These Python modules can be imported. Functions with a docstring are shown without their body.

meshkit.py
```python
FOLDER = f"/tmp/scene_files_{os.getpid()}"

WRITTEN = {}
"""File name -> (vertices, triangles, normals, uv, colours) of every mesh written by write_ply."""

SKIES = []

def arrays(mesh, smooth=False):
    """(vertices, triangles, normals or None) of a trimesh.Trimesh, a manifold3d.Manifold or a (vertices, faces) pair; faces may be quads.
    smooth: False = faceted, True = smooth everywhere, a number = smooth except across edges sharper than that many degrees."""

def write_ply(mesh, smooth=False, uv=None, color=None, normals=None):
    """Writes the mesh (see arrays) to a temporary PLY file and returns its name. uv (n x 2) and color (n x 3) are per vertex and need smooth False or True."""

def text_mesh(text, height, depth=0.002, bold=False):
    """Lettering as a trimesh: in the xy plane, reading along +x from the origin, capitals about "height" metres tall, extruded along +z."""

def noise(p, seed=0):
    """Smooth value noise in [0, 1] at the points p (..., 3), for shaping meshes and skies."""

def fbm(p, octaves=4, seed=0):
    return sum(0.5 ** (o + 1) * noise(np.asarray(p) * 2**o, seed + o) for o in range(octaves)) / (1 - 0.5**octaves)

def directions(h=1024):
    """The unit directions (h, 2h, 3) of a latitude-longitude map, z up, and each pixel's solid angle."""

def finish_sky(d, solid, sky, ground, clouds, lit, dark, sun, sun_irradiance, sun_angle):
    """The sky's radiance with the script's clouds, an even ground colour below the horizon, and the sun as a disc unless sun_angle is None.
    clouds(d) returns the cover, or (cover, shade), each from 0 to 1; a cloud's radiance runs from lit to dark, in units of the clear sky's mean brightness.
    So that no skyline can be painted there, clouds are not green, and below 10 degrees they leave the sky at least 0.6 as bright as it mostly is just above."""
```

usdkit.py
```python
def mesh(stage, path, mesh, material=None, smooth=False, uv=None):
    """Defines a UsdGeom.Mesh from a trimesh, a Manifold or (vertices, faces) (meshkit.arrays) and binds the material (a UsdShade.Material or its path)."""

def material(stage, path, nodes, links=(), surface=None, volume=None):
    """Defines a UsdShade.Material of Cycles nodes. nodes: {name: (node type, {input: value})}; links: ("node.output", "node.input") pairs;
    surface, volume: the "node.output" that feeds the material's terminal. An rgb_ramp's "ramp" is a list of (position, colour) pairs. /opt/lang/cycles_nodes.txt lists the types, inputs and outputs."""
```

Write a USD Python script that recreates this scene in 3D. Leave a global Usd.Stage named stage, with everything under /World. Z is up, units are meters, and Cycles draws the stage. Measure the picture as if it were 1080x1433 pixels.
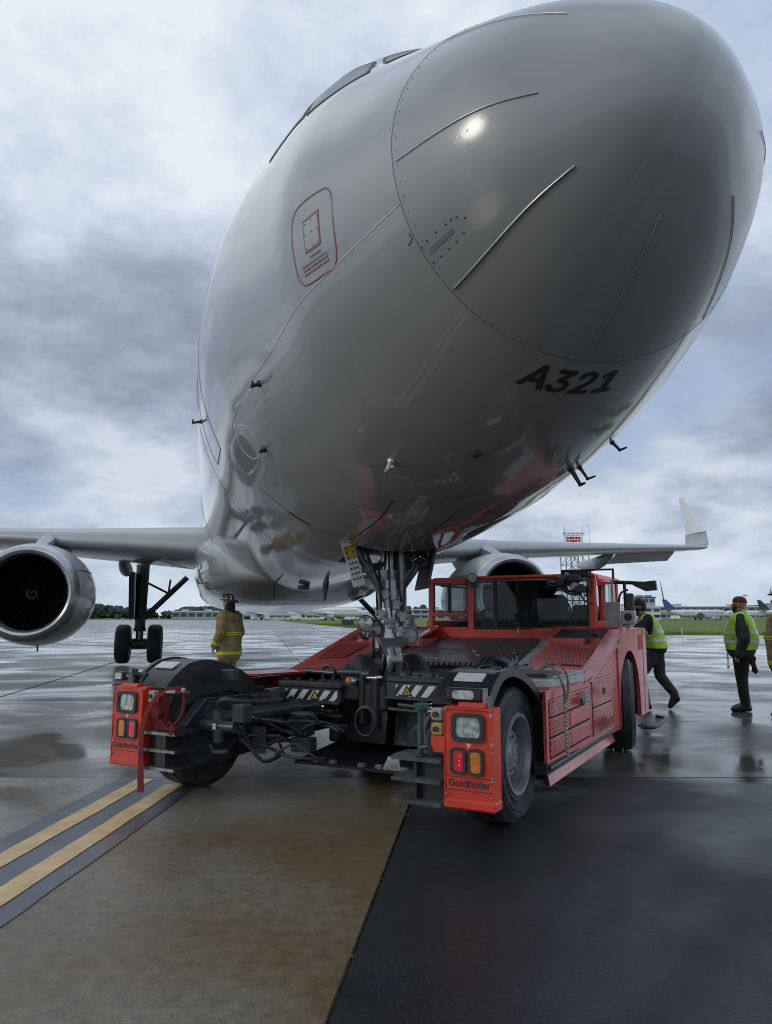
import math, random
import numpy as np, trimesh, manifold3d as m3, shapely
from shapely.geometry import Polygon, box as sbox, LineString
from scipy.interpolate import PchipInterpolator, CubicSpline
import usdkit, meshkit
from pxr import Usd, UsdGeom, UsdLux, UsdShade, Gf, Sdf

rng = np.random.default_rng(7)
stage = Usd.Stage.CreateInMemory()
UsdGeom.SetStageUpAxis(stage, 'Z'); UsdGeom.SetStageMetersPerUnit(stage, 1)
stage.SetDefaultPrim(UsdGeom.Xform.Define(stage, '/World').GetPrim())
UsdGeom.Scope.Define(stage, '/World/Looks')

# ------------------------------------------------------------------ camera, sky, sun
EXPOSURE = 0.12
cam = UsdGeom.Camera.Define(stage, '/World/camera')
cam.CreateHorizontalApertureAttr(36.0); cam.CreateVerticalApertureAttr(36.0 * 1024 / 772)
cam.CreateFocalLengthAttr(1039.96 / 1080 * 36.0); cam.CreateClippingRangeAttr(Gf.Vec2f(.05, 6000))
cam.CreateExposureAttr(EXPOSURE)
cam.AddTranslateOp().Set((0, 0, 1.4414)); cam.AddRotateXOp().Set(98.068)

SUN = np.array([-.880, -.300, .368]); SUN /= np.linalg.norm(SUN)
sky_nodes = {
    "tc": ("texture_coordinate", {}), "s": ("separate_xyz", {}),
    "zp": ("math", {"math_type": "maximum", "value2": 0.0}), "za": ("math", {"math_type": "add", "value2": .34}),
    "u": ("math", {"math_type": "divide"}), "v": ("math", {"math_type": "divide"}), "c": ("combine_xyz", {"z": 81.5}),
    "n1": ("noise_texture", {"type": "fBM", "scale": 1.3, "detail": 10.0, "roughness": .57, "distortion": .0}),
    "n2": ("noise_texture", {"type": "fBM", "scale": 1.9, "detail": 12.0, "roughness": .60, "distortion": .0}),
    "off": ("mapping", {"location": (5.3, 2.1, 8.0)}),
    "cover": ("rgb_ramp", {"ramp": [(0, (0, 0, 0)), (.36, (.25, .25, .25)), (.5, (1, 1, 1)), (1, (1, 1, 1))]}),
    "tone": ("rgb_ramp", {"ramp": [(0, (1.9, 2.3, 3.1)), (.26, (2.2, 2.65, 3.5)), (.38, (3.3, 3.85, 4.8)), (.455, (4.4, 5.1, 6.2)), (.52, (5.7, 6.5, 7.6)), (.60, (7.3, 7.9, 8.5)), (1, (7.6, 8.1, 8.7))]}),
    "sky": ("sky_texture", {"sky_type": "single_scattering", "sun_disc": False, "sun_elevation": math.asin(SUN[2]), "sun_rotation": math.atan2(SUN[0], SUN[1])}),
    "blue": ("mix_color", {"blend_type": "mix", "fac": .75, "b": (4.4, 5.5, 7.6), "use_clamp": False}),
    "mix": ("mix_color", {"blend_type": "mix", "use_clamp": False}),
    "hz": ("map_range", {"from_min": 0.0, "from_max": .13, "to_min": .75, "to_max": 0.0, "clamp": True}),
    "hmix": ("mix_color", {"blend_type": "mix", "b": (5.4, 6.3, 7.4), "use_clamp": False}),
    "el": ("rgb_ramp", {"ramp": [(0, (1, 1, 1)), (.07, (1, 1, 1)), (.17, (.82, .83, .86)), (.30, (.84, .85, .87)), (.45, (1, 1, 1)), (1, (1, 1, 1))]}), "em": ("mix_color", {"blend_type": "multiply", "fac": 1.0, "use_clamp": False}),
    "bg": ("background_shader", {"strength": .1})}
sky_links = [("tc.generated", "s.vector"), ("s.z", "zp.value1"), ("zp.value", "za.value1"), ("s.x", "u.value1"), ("za.value", "u.value2"), ("s.y", "v.value1"), ("za.value", "v.value2"),
             ("u.value", "c.x"), ("v.value", "c.y"), ("c.vector", "n1.vector"), ("c.vector", "off.vector"), ("off.vector", "n2.vector"),
             ("n1.fac", "cover.fac"), ("n2.fac", "tone.fac"), ("sky.color", "blue.a"), ("blue.result", "mix.a"), ("tone.color", "mix.b"), ("cover.color", "mix.fac"),
             ("s.z", "hz.value"), ("hz.result", "hmix.fac"), ("zp.value", "el.fac"), ("mix.result", "em.a"), ("el.color", "em.b"), ("em.result", "hmix.a"), ("hmix.result", "bg.color")]
sky_mat = usdkit.material(stage, '/World/Looks/sky', sky_nodes, sky_links, surface="bg.background")
dome = UsdLux.DomeLight.Define(stage, '/World/sky'); UsdShade.MaterialBindingAPI.Apply(dome.GetPrim()).Bind(sky_mat)
dome.GetPrim().SetCustomDataByKey('kind', 'structure')
sun = UsdLux.DistantLight.Define(stage, '/World/sun')
sun.CreateNormalizeAttr(True); sun.CreateIntensityAttr(.13); sun.CreateAngleAttr(10.0); sun.CreateColorAttr(Gf.Vec3f(1, .95, .87))
_z = Gf.Vec3d(*SUN.tolist()); _x = Gf.Cross(Gf.Vec3d(0, 0, 1), _z).GetNormalized(); _y = Gf.Cross(_z, _x)
sun.AddTransformOp().Set(Gf.Matrix4d(_x[0], _x[1], _x[2], 0, _y[0], _y[1], _y[2], 0, _z[0], _z[1], _z[2], 0, 0, 0, 0, 1))

# ------------------------------------------------------------------ scene tree helpers
used = {}
def numbered(parent, name):
    k = used.get((parent, name), 0); used[(parent, name)] = k + 1
    return f'{parent}/{name}' + (f'_{k:03d}' if k else '')
def meta(prim, label=None, cat=None, group=None, kind=None):
    for k, v in (('label', label), ('category', cat), ('group', group), ('kind', kind)):
        if v: prim.SetCustomDataByKey(k, v)
def thing(name, label=None, cat=None, loc=(0, 0, 0), rz=0, group=None, kind=None, scale=None, matrix=None):
    x = UsdGeom.Xform.Define(stage, numbered('/World', name))
    if matrix is not None: x.AddTransformOp().Set(matrix)
    else:
        x.AddTranslateOp().Set(tuple(float(q) for q in loc))
        if rz: x.AddRotateZOp().Set(float(rz))
        if scale: x.AddScaleOp().Set(tuple(scale))
    meta(x.GetPrim(), label, cat, group, kind)
    return str(x.GetPath())
def copy(src, label, loc, rz=0, group=None, cat=None, scale=None):
    name = src.split('/')[-1]
    p = thing(name, label, cat, loc, rz, group, scale=scale)
    pr = stage.GetPrimAtPath(p); pr.GetReferences().AddInternalReference(src); pr.SetInstanceable(True)
    return p
SPLIT = {'gate_bolt', 'deck_fitting', 'plate_fitting', 'gate_pin', 'door_frame', 'box_bolt', 'hydraulic_fitting', 'panel_latch', 'window_rail', 'light_diode', 'intake_frame', 'chipped_edge', 'headlamp_rib', 'lens_rib', 'step_edge', 'hand_hole', 'white_stripe', 'gate_link', 'gate_rail'}
def part(parent, name, mesh, mat, smooth=30, label=None, kind=None):
    if isinstance(mesh, (list,)): mesh = cat(mesh)
    if parent.count('/') > 3: parent = parent.rsplit('/', 1)[0]      # thing > part > sub-part, no further
    if name in SPLIT:                                      # alike pieces given together: each becomes a part of its own
        bits = tm(mesh).split(only_watertight=False)
        if len(bits) > 1: return [usdkit.mesh(stage, numbered(parent, name), b, LOOK[mat], smooth=smooth) for b in bits] and parent
    m = usdkit.mesh(stage, numbered(parent, name), mesh, LOOK[mat] if isinstance(mat, str) else mat, smooth=smooth)
    meta(m.GetPrim(), label, None, None, kind)
    return str(m.GetPath())
def single(name, mesh, mat, label, cat_=None, group=None, kind=None, smooth=30):
    p = part('/World', name, mesh, mat, smooth); meta(stage.GetPrimAtPath(p), label, cat_, group, kind)
    return p

# ------------------------------------------------------------------ mesh helpers
def cat(ms): return trimesh.util.concatenate([tm(x) for x in ms])
def tm(x):
    if isinstance(x, trimesh.Trimesh): return x
    v, f, _ = meshkit.arrays(x); return trimesh.Trimesh(v, f, process=False)
def box(x0, x1, y0, y1, z0, z1, c=0.0):
    x0, x1 = sorted((x0, x1)); y0, y1 = sorted((y0, y1)); z0, z1 = sorted((z0, z1))
    if c <= 0:
        b = trimesh.creation.box([x1 - x0, y1 - y0, z1 - z0]); b.apply_translation([(x0 + x1) / 2, (y0 + y1) / 2, (z0 + z1) / 2]); return b
    c = min(c, (x1 - x0) * .45, (y1 - y0) * .45, (z1 - z0) * .45); P = []
    for X, sx in ((x0, 1), (x1, -1)):
        for Y, sy in ((y0, 1), (y1, -1)):
            for Z, sz in ((z0, 1), (z1, -1)):
                P += [(X, Y + sy * c, Z + sz * c), (X + sx * c, Y, Z + sz * c), (X + sx * c, Y + sy * c, Z)]
    return trimesh.convex.convex_hull(np.array(P))
def hull(pts): return trimesh.convex.convex_hull(np.array(pts, float))
def frame_of(d):
    d = np.asarray(d, float); d = d / np.linalg.norm(d); a = np.array([0, 0, 1.]) if abs(d[2]) < .9 else np.array([1., 0, 0])
    u = np.cross(a, d); u /= np.linalg.norm(u); return u, np.cross(d, u), d
def rod(a, b, r, r2=None, n=12):
    a, b = np.asarray(a, float), np.asarray(b, float); r2 = r if r2 is None else r2
    u, v, _ = frame_of(b - a); t = np.linspace(0, 2 * np.pi, n, endpoint=False)
    R = np.cos(t)[:, None] * u + np.sin(t)[:, None] * v
    V = np.vstack([a + r * R, b + r2 * R, a, b]); i = np.arange(n); j = (i + 1) % n
    F = np.vstack([np.stack([i, j, j + n], 1), np.stack([i, j + n, i + n], 1), np.stack([j, i, np.full(n, 2 * n)], 1), np.stack([i + n, j + n, np.full(n, 2 * n + 1)], 1)])
    return trimesh.Trimesh(V, F, process=False)
def smooth_path(pts, n=8):
    pts = np.asarray(pts, float); t = np.r_[0, np.cumsum(np.linalg.norm(np.diff(pts, axis=0), axis=1))]
    q = np.linspace(0, t[-1], (len(pts) - 1) * n + 1)
    return np.stack([PchipInterpolator(t, pts[:, k])(q) for k in range(3)], 1)
def tube(pts, r, n=8, smooth=6):
    P = smooth_path(pts, smooth) if smooth and len(pts) > 2 else np.asarray(pts, float)
    T = np.gradient(P, axis=0); T /= np.maximum(np.linalg.norm(T, axis=1, keepdims=True), 1e-9)
    u, _, _ = frame_of(T[0]); rings = []
    rr = np.broadcast_to(np.asarray(r, float), (len(P),))
    for k in range(len(P)):
        u = u - (u @ T[k]) * T[k]; u /= np.linalg.norm(u); v = np.cross(T[k], u)
        t = np.linspace(0, 2 * np.pi, n, endpoint=False); rings.append(P[k] + rr[k] * (np.cos(t)[:, None] * u + np.sin(t)[:, None] * v))
    return loft(rings)
def loft(rings, caps=True, flip=False):
    R = np.asarray(rings, float); k, n = R.shape[:2]; V = R.reshape(-1, 3); i, j = np.meshgrid(np.arange(k - 1), np.arange(n), indexing='ij'); jn = (j + 1) % n
    a, b, c, d = i * n + j, i * n + jn, (i + 1) * n + j, (i + 1) * n + jn
    F = [np.stack([a, b, d], -1).reshape(-1, 3), np.stack([a, d, c], -1).reshape(-1, 3)]
    if caps:
        V = np.vstack([V, R[0].mean(0), R[-1].mean(0)]); q = np.arange(n); qn = (q + 1) % n
        F += [np.stack([qn, q, np.full(n, k * n)], 1), np.stack([(k - 1) * n + q, (k - 1) * n + qn, np.full(n, k * n + 1)], 1)]
    m = trimesh.Trimesh(V, np.vstack(F), process=False)
    if caps and m.volume < 0: m.invert()
    if flip: m.invert()
    return m
def lathe(prof, axis='x', n=40, c=(0, 0, 0)):
    """prof: (position along axis, radius) list; closed on itself"""
    P = np.asarray(prof, float); t = np.linspace(0, 2 * np.pi, n, endpoint=False)
    R = [np.stack([np.full(n, a), r * np.cos(t), r * np.sin(t)], 1) for a, r in P]
    m = loft(R, caps=False); 
    if axis == 'y': m.vertices = m.vertices[:, [2, 0, 1]]
    if axis == 'z': m.vertices = m.vertices[:, [1, 2, 0]]
    m.apply_translation(c); return m
def prism(poly, axis, a0, a1):
    """2-D polygon extruded along axis. axis 'x': poly is (y, z); 'y': (x, z); 'z': (x, y)"""
    g = poly if isinstance(poly, Polygon) else Polygon(poly)
    m = trimesh.creation.extrude_polygon(g, a1 - a0, engine='earcut'); v = np.array(m.vertices); w = v[:, 2] + a0
    out = {'x': np.stack([w, v[:, 0], v[:, 1]], 1), 'y': np.stack([v[:, 0], w, v[:, 1]], 1), 'z': np.stack([v[:, 0], v[:, 1], w], 1)}[axis]
    m = trimesh.Trimesh(out, m.faces, process=False)
    if axis == 'y': m.invert()
    return m
def sphere(c, r, sub=2, s=(1, 1, 1)):
    m = trimesh.creation.icosphere(sub, r); m.vertices = m.vertices * np.array(s) + np.array(c); return m
def mir(m):
    m = tm(m).copy(); m.vertices = m.vertices * [-1, 1, 1]; m.invert(); return m
def miry(m):
    m = tm(m).copy(); m.vertices = m.vertices * [1, -1, 1]; m.invert(); return m
def moved(m, d): m = tm(m).copy(); m.apply_translation(d); return m
def quad(a, b, c, d): return trimesh.Trimesh(np.array([a, b, c, d], float), [[0, 1, 2], [0, 2, 3]], process=False)
def slab(quadpts, t):
    """a thin plate: quad points extruded by t against its normal"""
    P = np.array(quadpts, float); n = np.cross(P[1] - P[0], P[2] - P[0]); n /= np.linalg.norm(n)
    return hull(np.vstack([P, P - n * t]))
def rrect(w, h, r, cx=0, cy=0): return sbox(cx - w / 2 + r, cy - h / 2 + r, cx + w / 2 - r, cy + h / 2 - r).buffer(r, 4)
def to_plane(m, o, ex, ey):
    """places a mesh of the xy plane (z = outwards) at origin o with axes ex, ey"""
    ex = np.asarray(ex, float); ey = np.asarray(ey, float); ex /= np.linalg.norm(ex); ey = ey - ex * (ex @ ey); ey /= np.linalg.norm(ey); ez = np.cross(ex, ey)
    m = tm(m).copy(); v = np.array(m.vertices); m.vertices = np.asarray(o) + v[:, :1] * ex + v[:, 1:2] * ey + v[:, 2:] * ez; return m
def plate2d(poly, t): return trimesh.creation.extrude_polygon(poly, t, engine='earcut')

# ------------------------------------------------------------------ materials
LOOK = {}
def mat(name, col, rough=.5, metallic=0., coat=0., coat_rough=.05, var=.15, vscale=3., dark=None, bump=0., bscale=40., spec=.5, emit=None, drops=0., rvar=.0, dirt=0.):
    n = {"p": ("principled_bsdf", {"roughness": rough, "metallic": metallic, "coat_weight": coat, "coat_roughness": coat_rough, "specular_ior_level": spec, "coat_ior": 1.52 if "_paint" in name else 1.5})}
    l = []
    c = np.array(col, float)
    if var > 0:
        n["tc"] = ("texture_coordinate", {}); n["n"] = ("noise_texture", {"scale": vscale, "detail": 6.0, "roughness": .62})
        d = np.array(dark) if dark is not None else c * (1 - 2 * var)
        n["r"] = ("rgb_ramp", {"ramp": [(0, tuple(d)), (.36, tuple(d)), (.62, tuple(c)), (1, tuple(np.minimum(c * (1 + var * .5), 1)))]})
        l += [("tc.object", "n.vector"), ("n.fac", "r.fac")]
        src = "r.color"
        if dirt > 0:
            n["dn"] = ("noise_texture", {"scale": vscale * 7, "detail": 8.0, "roughness": .7}); n["dr"] = ("rgb_ramp", {"ramp": [(0, (0, 0, 0)), (.56, (0, 0, 0)), (.72, (dirt,) * 3), (1, (dirt,) * 3)]})
            n["dm"] = ("mix_color", {"b": (.035, .03, .026)})
            l += [("tc.object", "dn.vector"), ("dn.fac", "dr.fac"), ("dr.color", "dm.fac"), ("r.color", "dm.a")]; src = "dm.result"
        l.append((src, "p.base_color"))
        if rvar > 0:
            n["mr"] = ("map_range", {"from_min": .3, "from_max": .7, "to_min": max(rough - rvar, .02), "to_max": rough + rvar}); l += [("n.fac", "mr.value"), ("mr.result", "p.roughness")]
    else: n["p"][1]["base_color"] = tuple(c)
    if bump > 0:
        n["btc"] = ("texture_coordinate", {}); n["bn"] = ("noise_texture", {"scale": bscale, "detail": 4.0}); n["b"] = ("bump", {"strength": bump, "distance": .01})
        l += [("btc.object", "bn.vector"), ("bn.fac", "b.height"), ("b.normal", "p.normal")]
    if drops > 0:
        n["dtc"] = ("texture_coordinate", {}); n["dv"] = ("voronoi_texture", {"scale": 26.0, "randomness": 1.0}); n["drr"] = ("rgb_ramp", {"ramp": [(0, (1, 1, 1)), (.1, (.8, .8, .8)), (.16, (0, 0, 0)), (1, (0, 0, 0))]})
        n["dw"] = ("noise_texture", {"scale": 1.5, "detail": 3.0}); n["ds"] = ("math", {"math_type": "multiply"}); n["dsum"] = ("math", {"math_type": "multiply_add", "value2": .34}); n["db"] = ("bump", {"strength": drops, "distance": .006})
        l += [("dtc.object", "dv.vector"), ("dv.distance", "drr.fac"), ("dtc.object", "dw.vector"), ("dw.fac", "dsum.value1"), ("drr.color", "dsum.value3"), ("dsum.value", "db.height"), ("db.normal", "p.coat_normal"), ("db.normal", "p.normal")]
    if emit is not None: n["p"][1]["emission_color"] = tuple(emit[:3]); n["p"][1]["emission_strength"] = emit[3]
    LOOK[name] = usdkit.material(stage, f'/World/Looks/{name}', n, l, surface="p.BSDF"); return name
mat('silver_paint', (.315, .32, .308), .46, .16, 1.0, .065, .06, .9, drops=.06)
mat('radome_paint', (.285, .29, .285), .46, .14, .8, .15, .05, .9, drops=.08)
mat('wing_grey', (.40, .41, .42), .4, .1, .6, .1, .08, .8)
mat('bare_metal', (.55, .55, .56), .30, .9, 0, .05, .12, 2., rvar=.08)
mat('chrome', (.75, .75, .76), .12, 1., 0, .05, .05, 8.)
mat('gear_grey', (.42, .43, .44), .38, .35, .3, .1, .2, 9., dirt=.5)
mat('gear_dark', (.05, .052, .055), .45, .1, .1, .2, .3, 9.)
mat('black_line', (.03, .03, .032), .5, 0, 0, 0, 0)
mat('grey_line', (.17, .17, .175), .5, 0, 0, 0, 0)
mat('faint_line', (.25, .255, .245), .46, .1, .9, .05, 0)
mat('step_grey', (.085, .098, .095), .45, .1, .2, .2, .3, 6., dirt=.4)
mat('white_line', (.62, .62, .6), .4, 0, .5, .1, 0)
mat('red_line', (.20, .02, .03), .4, 0, .5, .1, 0)
mat('cockpit_glass', (.10, .115, .115), .25, 0, 0, .02, .4, 14., spec=.35)
mat('dark_bay', (.05, .052, .05), .6, 0, 0, 0, .3, 5.)
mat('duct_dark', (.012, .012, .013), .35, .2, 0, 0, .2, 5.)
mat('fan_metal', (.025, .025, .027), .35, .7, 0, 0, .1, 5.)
mat('rubber', (.018, .018, .019), .62, 0, 0, .3, .25, 12., bump=.15, bscale=60, dirt=.0)
mat('rubber_dusty', (.035, .035, .036), .55, 0, .15, .25, .35, 9., bump=.2, bscale=70)
mat('tug_red', (.70, .050, .018), .42, 0, .35, .15, .14, 5., dirt=.55)
mat('tug_red_pale', (.50, .075, .068), .38, 0, 1.0, .16, .22, 4., dirt=.65)
mat('tug_black', (.018, .019, .021), .42, 0, .25, .2, .25, 5., bump=.05, bscale=80, dirt=.0)
mat('arm_navy', (.030, .034, .042), .42, .1, .3, .2, .3, 5., dirt=.2)
mat('tug_grey', (.050, .056, .060), .45, .1, .2, .2, .3, 6., dirt=.4)
mat('steel_edge', (.30, .30, .30), .4, .6, 0, 0, .3, 12., dirt=.4)
mat('rim_grey', (.30, .32, .35), .4, .3, .2, .2, .18, 9., dirt=.5)
mat('white_sticker', (.72, .72, .70), .45, 0, 0, 0, .1, 20., dirt=.25)
mat('black_stripe', (.02, .02, .02), .5, 0, 0, 0, .2, 20.)
mat('warning_yellow', (.60, .40, .05), .5, 0, 0, 0, .2, 30.)
mat('beige_plastic', (.52, .46, .36), .45, 0, 0, 0, .2, 20., dirt=.3)
mat('yellow_plastic', (.62, .42, .10), .45, 0, 0, 0, .2, 20., dirt=.3)
mat('bluegreen_pipe', (.05, .13, .11), .45, 0, 0, 0, .2, 10.)
mat('cable_grey', (.16, .14, .12), .6, 0, 0, 0, .2, 10.)
mat('rope_white', (.58, .52, .45), .8, 0, 0, 0, .3, 60.)
mat('strap_red', (.20, .008, .014), .7, 0, 0, .2, .25, 14.)
mat('lightgrey_box', (.42, .43, .42), .42, 0, .4, .1, .2, 5., dirt=.4)
mat('chrome_trim', (.55, .55, .55), .25, .9, 0, 0, .1, 20.)
mat('orange_lens', (.85, .24, .02), .15, 0, 1, .05, .2, 40.)
mat('red_lens', (.55, .01, .03), .15, 0, 1, .05, .2, 40., emit=(1, .02, .06, .05))
mat('red_led', (.9, .05, .1), .3, 0, 0, 0, 0, emit=(1, .05, .1, .7))
mat('lamp_glass', (.62, .66, .62), .12, .5, 1, .02, .45, 30., dark=(.25, .28, .26))
mat('interior_dark', (.02, .021, .022), .6, 0, 0, 0, .2, 5.)
mat('tan_turnout', (.38, .27, .125), .85, 0, 0, 0, .25, 9., bump=.4, bscale=22)
mat('hivis_yellow', (.62, .78, .03), .6, 0, 0, 0, .1, 10., bump=.25, bscale=20)
mat('hivis_green', (.42, .70, .04), .6, 0, 0, 0, .18, 7., bump=.35, bscale=16)
mat('reflective', (.55, .57, .55), .35, .3, 0, 0, .1, 20.)
mat('dark_cloth', (.016, .016, .018), .85, 0, 0, 0, .3, 9., bump=.4, bscale=18)
mat('charcoal_cloth', (.045, .047, .05), .85, 0, 0, 0, .3, 9., bump=.4, bscale=18)
mat('skin', (.42, .24, .16), .55, 0, 0, 0, .15, 20.)
mat('hair_dark', (.018, .012, .010), .7, 0, 0, 0, .3, 60., bump=.5, bscale=90)
mat('cap_red', (.11, .025, .022), .8, 0, 0, 0, .2, 20.)
mat('cap_black', (.015, .015, .016), .8, 0, 0, 0, .2, 20.)
mat('beard', (.07, .032, .018), .8, 0, 0, 0, .3, 60.)
mat('helmet_black', (.02, .02, .02), .35, 0, .5, .1, .2, 10.)
mat('boot_black', (.012, .012, .012), .5, 0, .3, .2, .2, 10.)
mat('marker_orange', (.55, .22, .06), .5, 0, 0, 0, .1, 10.)
mat('marker_blue', (.012, .018, .05), .3, 0, .5, .1, .1, 10.)
mat('far_white', (.74, .76, .78), .6, 0, 0, 0, .06, .05)
mat('far_grey', (.40, .42, .45), .7, 0, 0, 0, .1, .08)
mat('far_dark', (.05, .055, .065), .6, 0, 0, 0, .15, .1)
mat('far_glass', (.045, .055, .07), .2, 0, 0, 0, .1, .1)
mat('far_blue', (.05, .09, .22), .5, 0, 0, 0, 0)
mat('far_red', (.45, .035, .03), .5, 0, 0, 0, 0)
mat('tower_steel', (.20, .20, .21), .6, 0, 0, 0, .1, .3)
mat('tower_red', (.50, .04, .04), .6, 0, 0, 0, .1, .3)
mat('bark', (.05, .04, .03), .9, 0, 0, 0, .2, 2.)
mat('far_leaf', (.080, .10, .098), .9, 0, 0, 0, .35, .12)

def pane_mat(name, tint):
    LOOK[name] = usdkit.material(stage, f'/World/Looks/{name}', {"t": ("transparent_bsdf", {"color": tint}), "g": ("glossy_bsdf", {"roughness": .03, "color": (1, 1, 1)}), "f": ("fresnel", {"IOR": 1.38}), "m": ("mix_closure", {})},
                                 [("f.fac", "m.fac"), ("t.BSDF", "m.closure1"), ("g.BSDF", "m.closure2")], surface="m.closure")
pane_mat('cab_glass', (.62, .68, .68)); pane_mat('clear_pane', (.9, .92, .92))

def perforated(name, col, pitch, r, ax, ay, py=None):
    py = py or pitch * .87
    """red sheet with a staggered field of punched dark holes; ax, ay name the object axes of the sheet"""
    n = {"tc": ("texture_coordinate", {}), "s": ("separate_xyz", {}), "a": ("math", {"math_type": "multiply", "value2": 1 / pitch}), "b": ("math", {"math_type": "multiply", "value2": 1 / py}),
         "row": ("math", {"math_type": "floor"}), "sh": ("math", {"math_type": "multiply", "value2": .5}), "a2": ("math", {"math_type": "add"}), "fa": ("math", {"math_type": "fraction"}), "fb": ("math", {"math_type": "fraction"}),
         "ca": ("math", {"math_type": "subtract", "value2": .5}), "cb": ("math", {"math_type": "subtract", "value2": .5}), "cx": ("combine_xyz", {}), "len": ("vector_math", {"math_type": "length"}), "lt": ("math", {"math_type": "less_than", "value2": r}),
         "nz": ("noise_texture", {"scale": 4.0, "detail": 6.0, "roughness": .6}), "rr": ("rgb_ramp", {"ramp": [(0, tuple(np.array(col) * .65)), (.38, tuple(np.array(col) * .7)), (.62, tuple(col)), (1, tuple(np.array(col) * 1.1))]}),
         "mx": ("mix_color", {"b": (.012, .008, .008)}), "p": ("principled_bsdf", {"roughness": .36, "coat_weight": .7, "coat_roughness": .12})}
    l = [("tc.object", "s.vector"), (f"s.{ax}", "a.value1"), (f"s.{ay}", "b.value1"), ("b.value", "row.value1"), ("row.value", "sh.value1"), ("a.value", "a2.value1"), ("sh.value", "a2.value2"), ("a2.value", "fa.value1"), ("b.value", "fb.value1"),
         ("fa.value", "ca.value1"), ("fb.value", "cb.value1"), ("ca.value", "cx.x"), ("cb.value", "cx.y"), ("cx.vector", "len.vector1"), ("len.value", "lt.value1"), ("tc.object", "nz.vector"), ("nz.fac", "rr.fac"), ("rr.color", "mx.a"), ("lt.value", "mx.fac"), ("mx.result", "p.base_color")]
    LOOK[name] = usdkit.material(stage, f'/World/Looks/{name}', n, l, surface="p.BSDF")
perforated('perforated_side', (.50, .055, .05), .050, .34, 'y', 'z', .024)
perforated('perforated_hood', (.50, .055, .05), .036, .36, 'x', 'y', .060)

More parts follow.
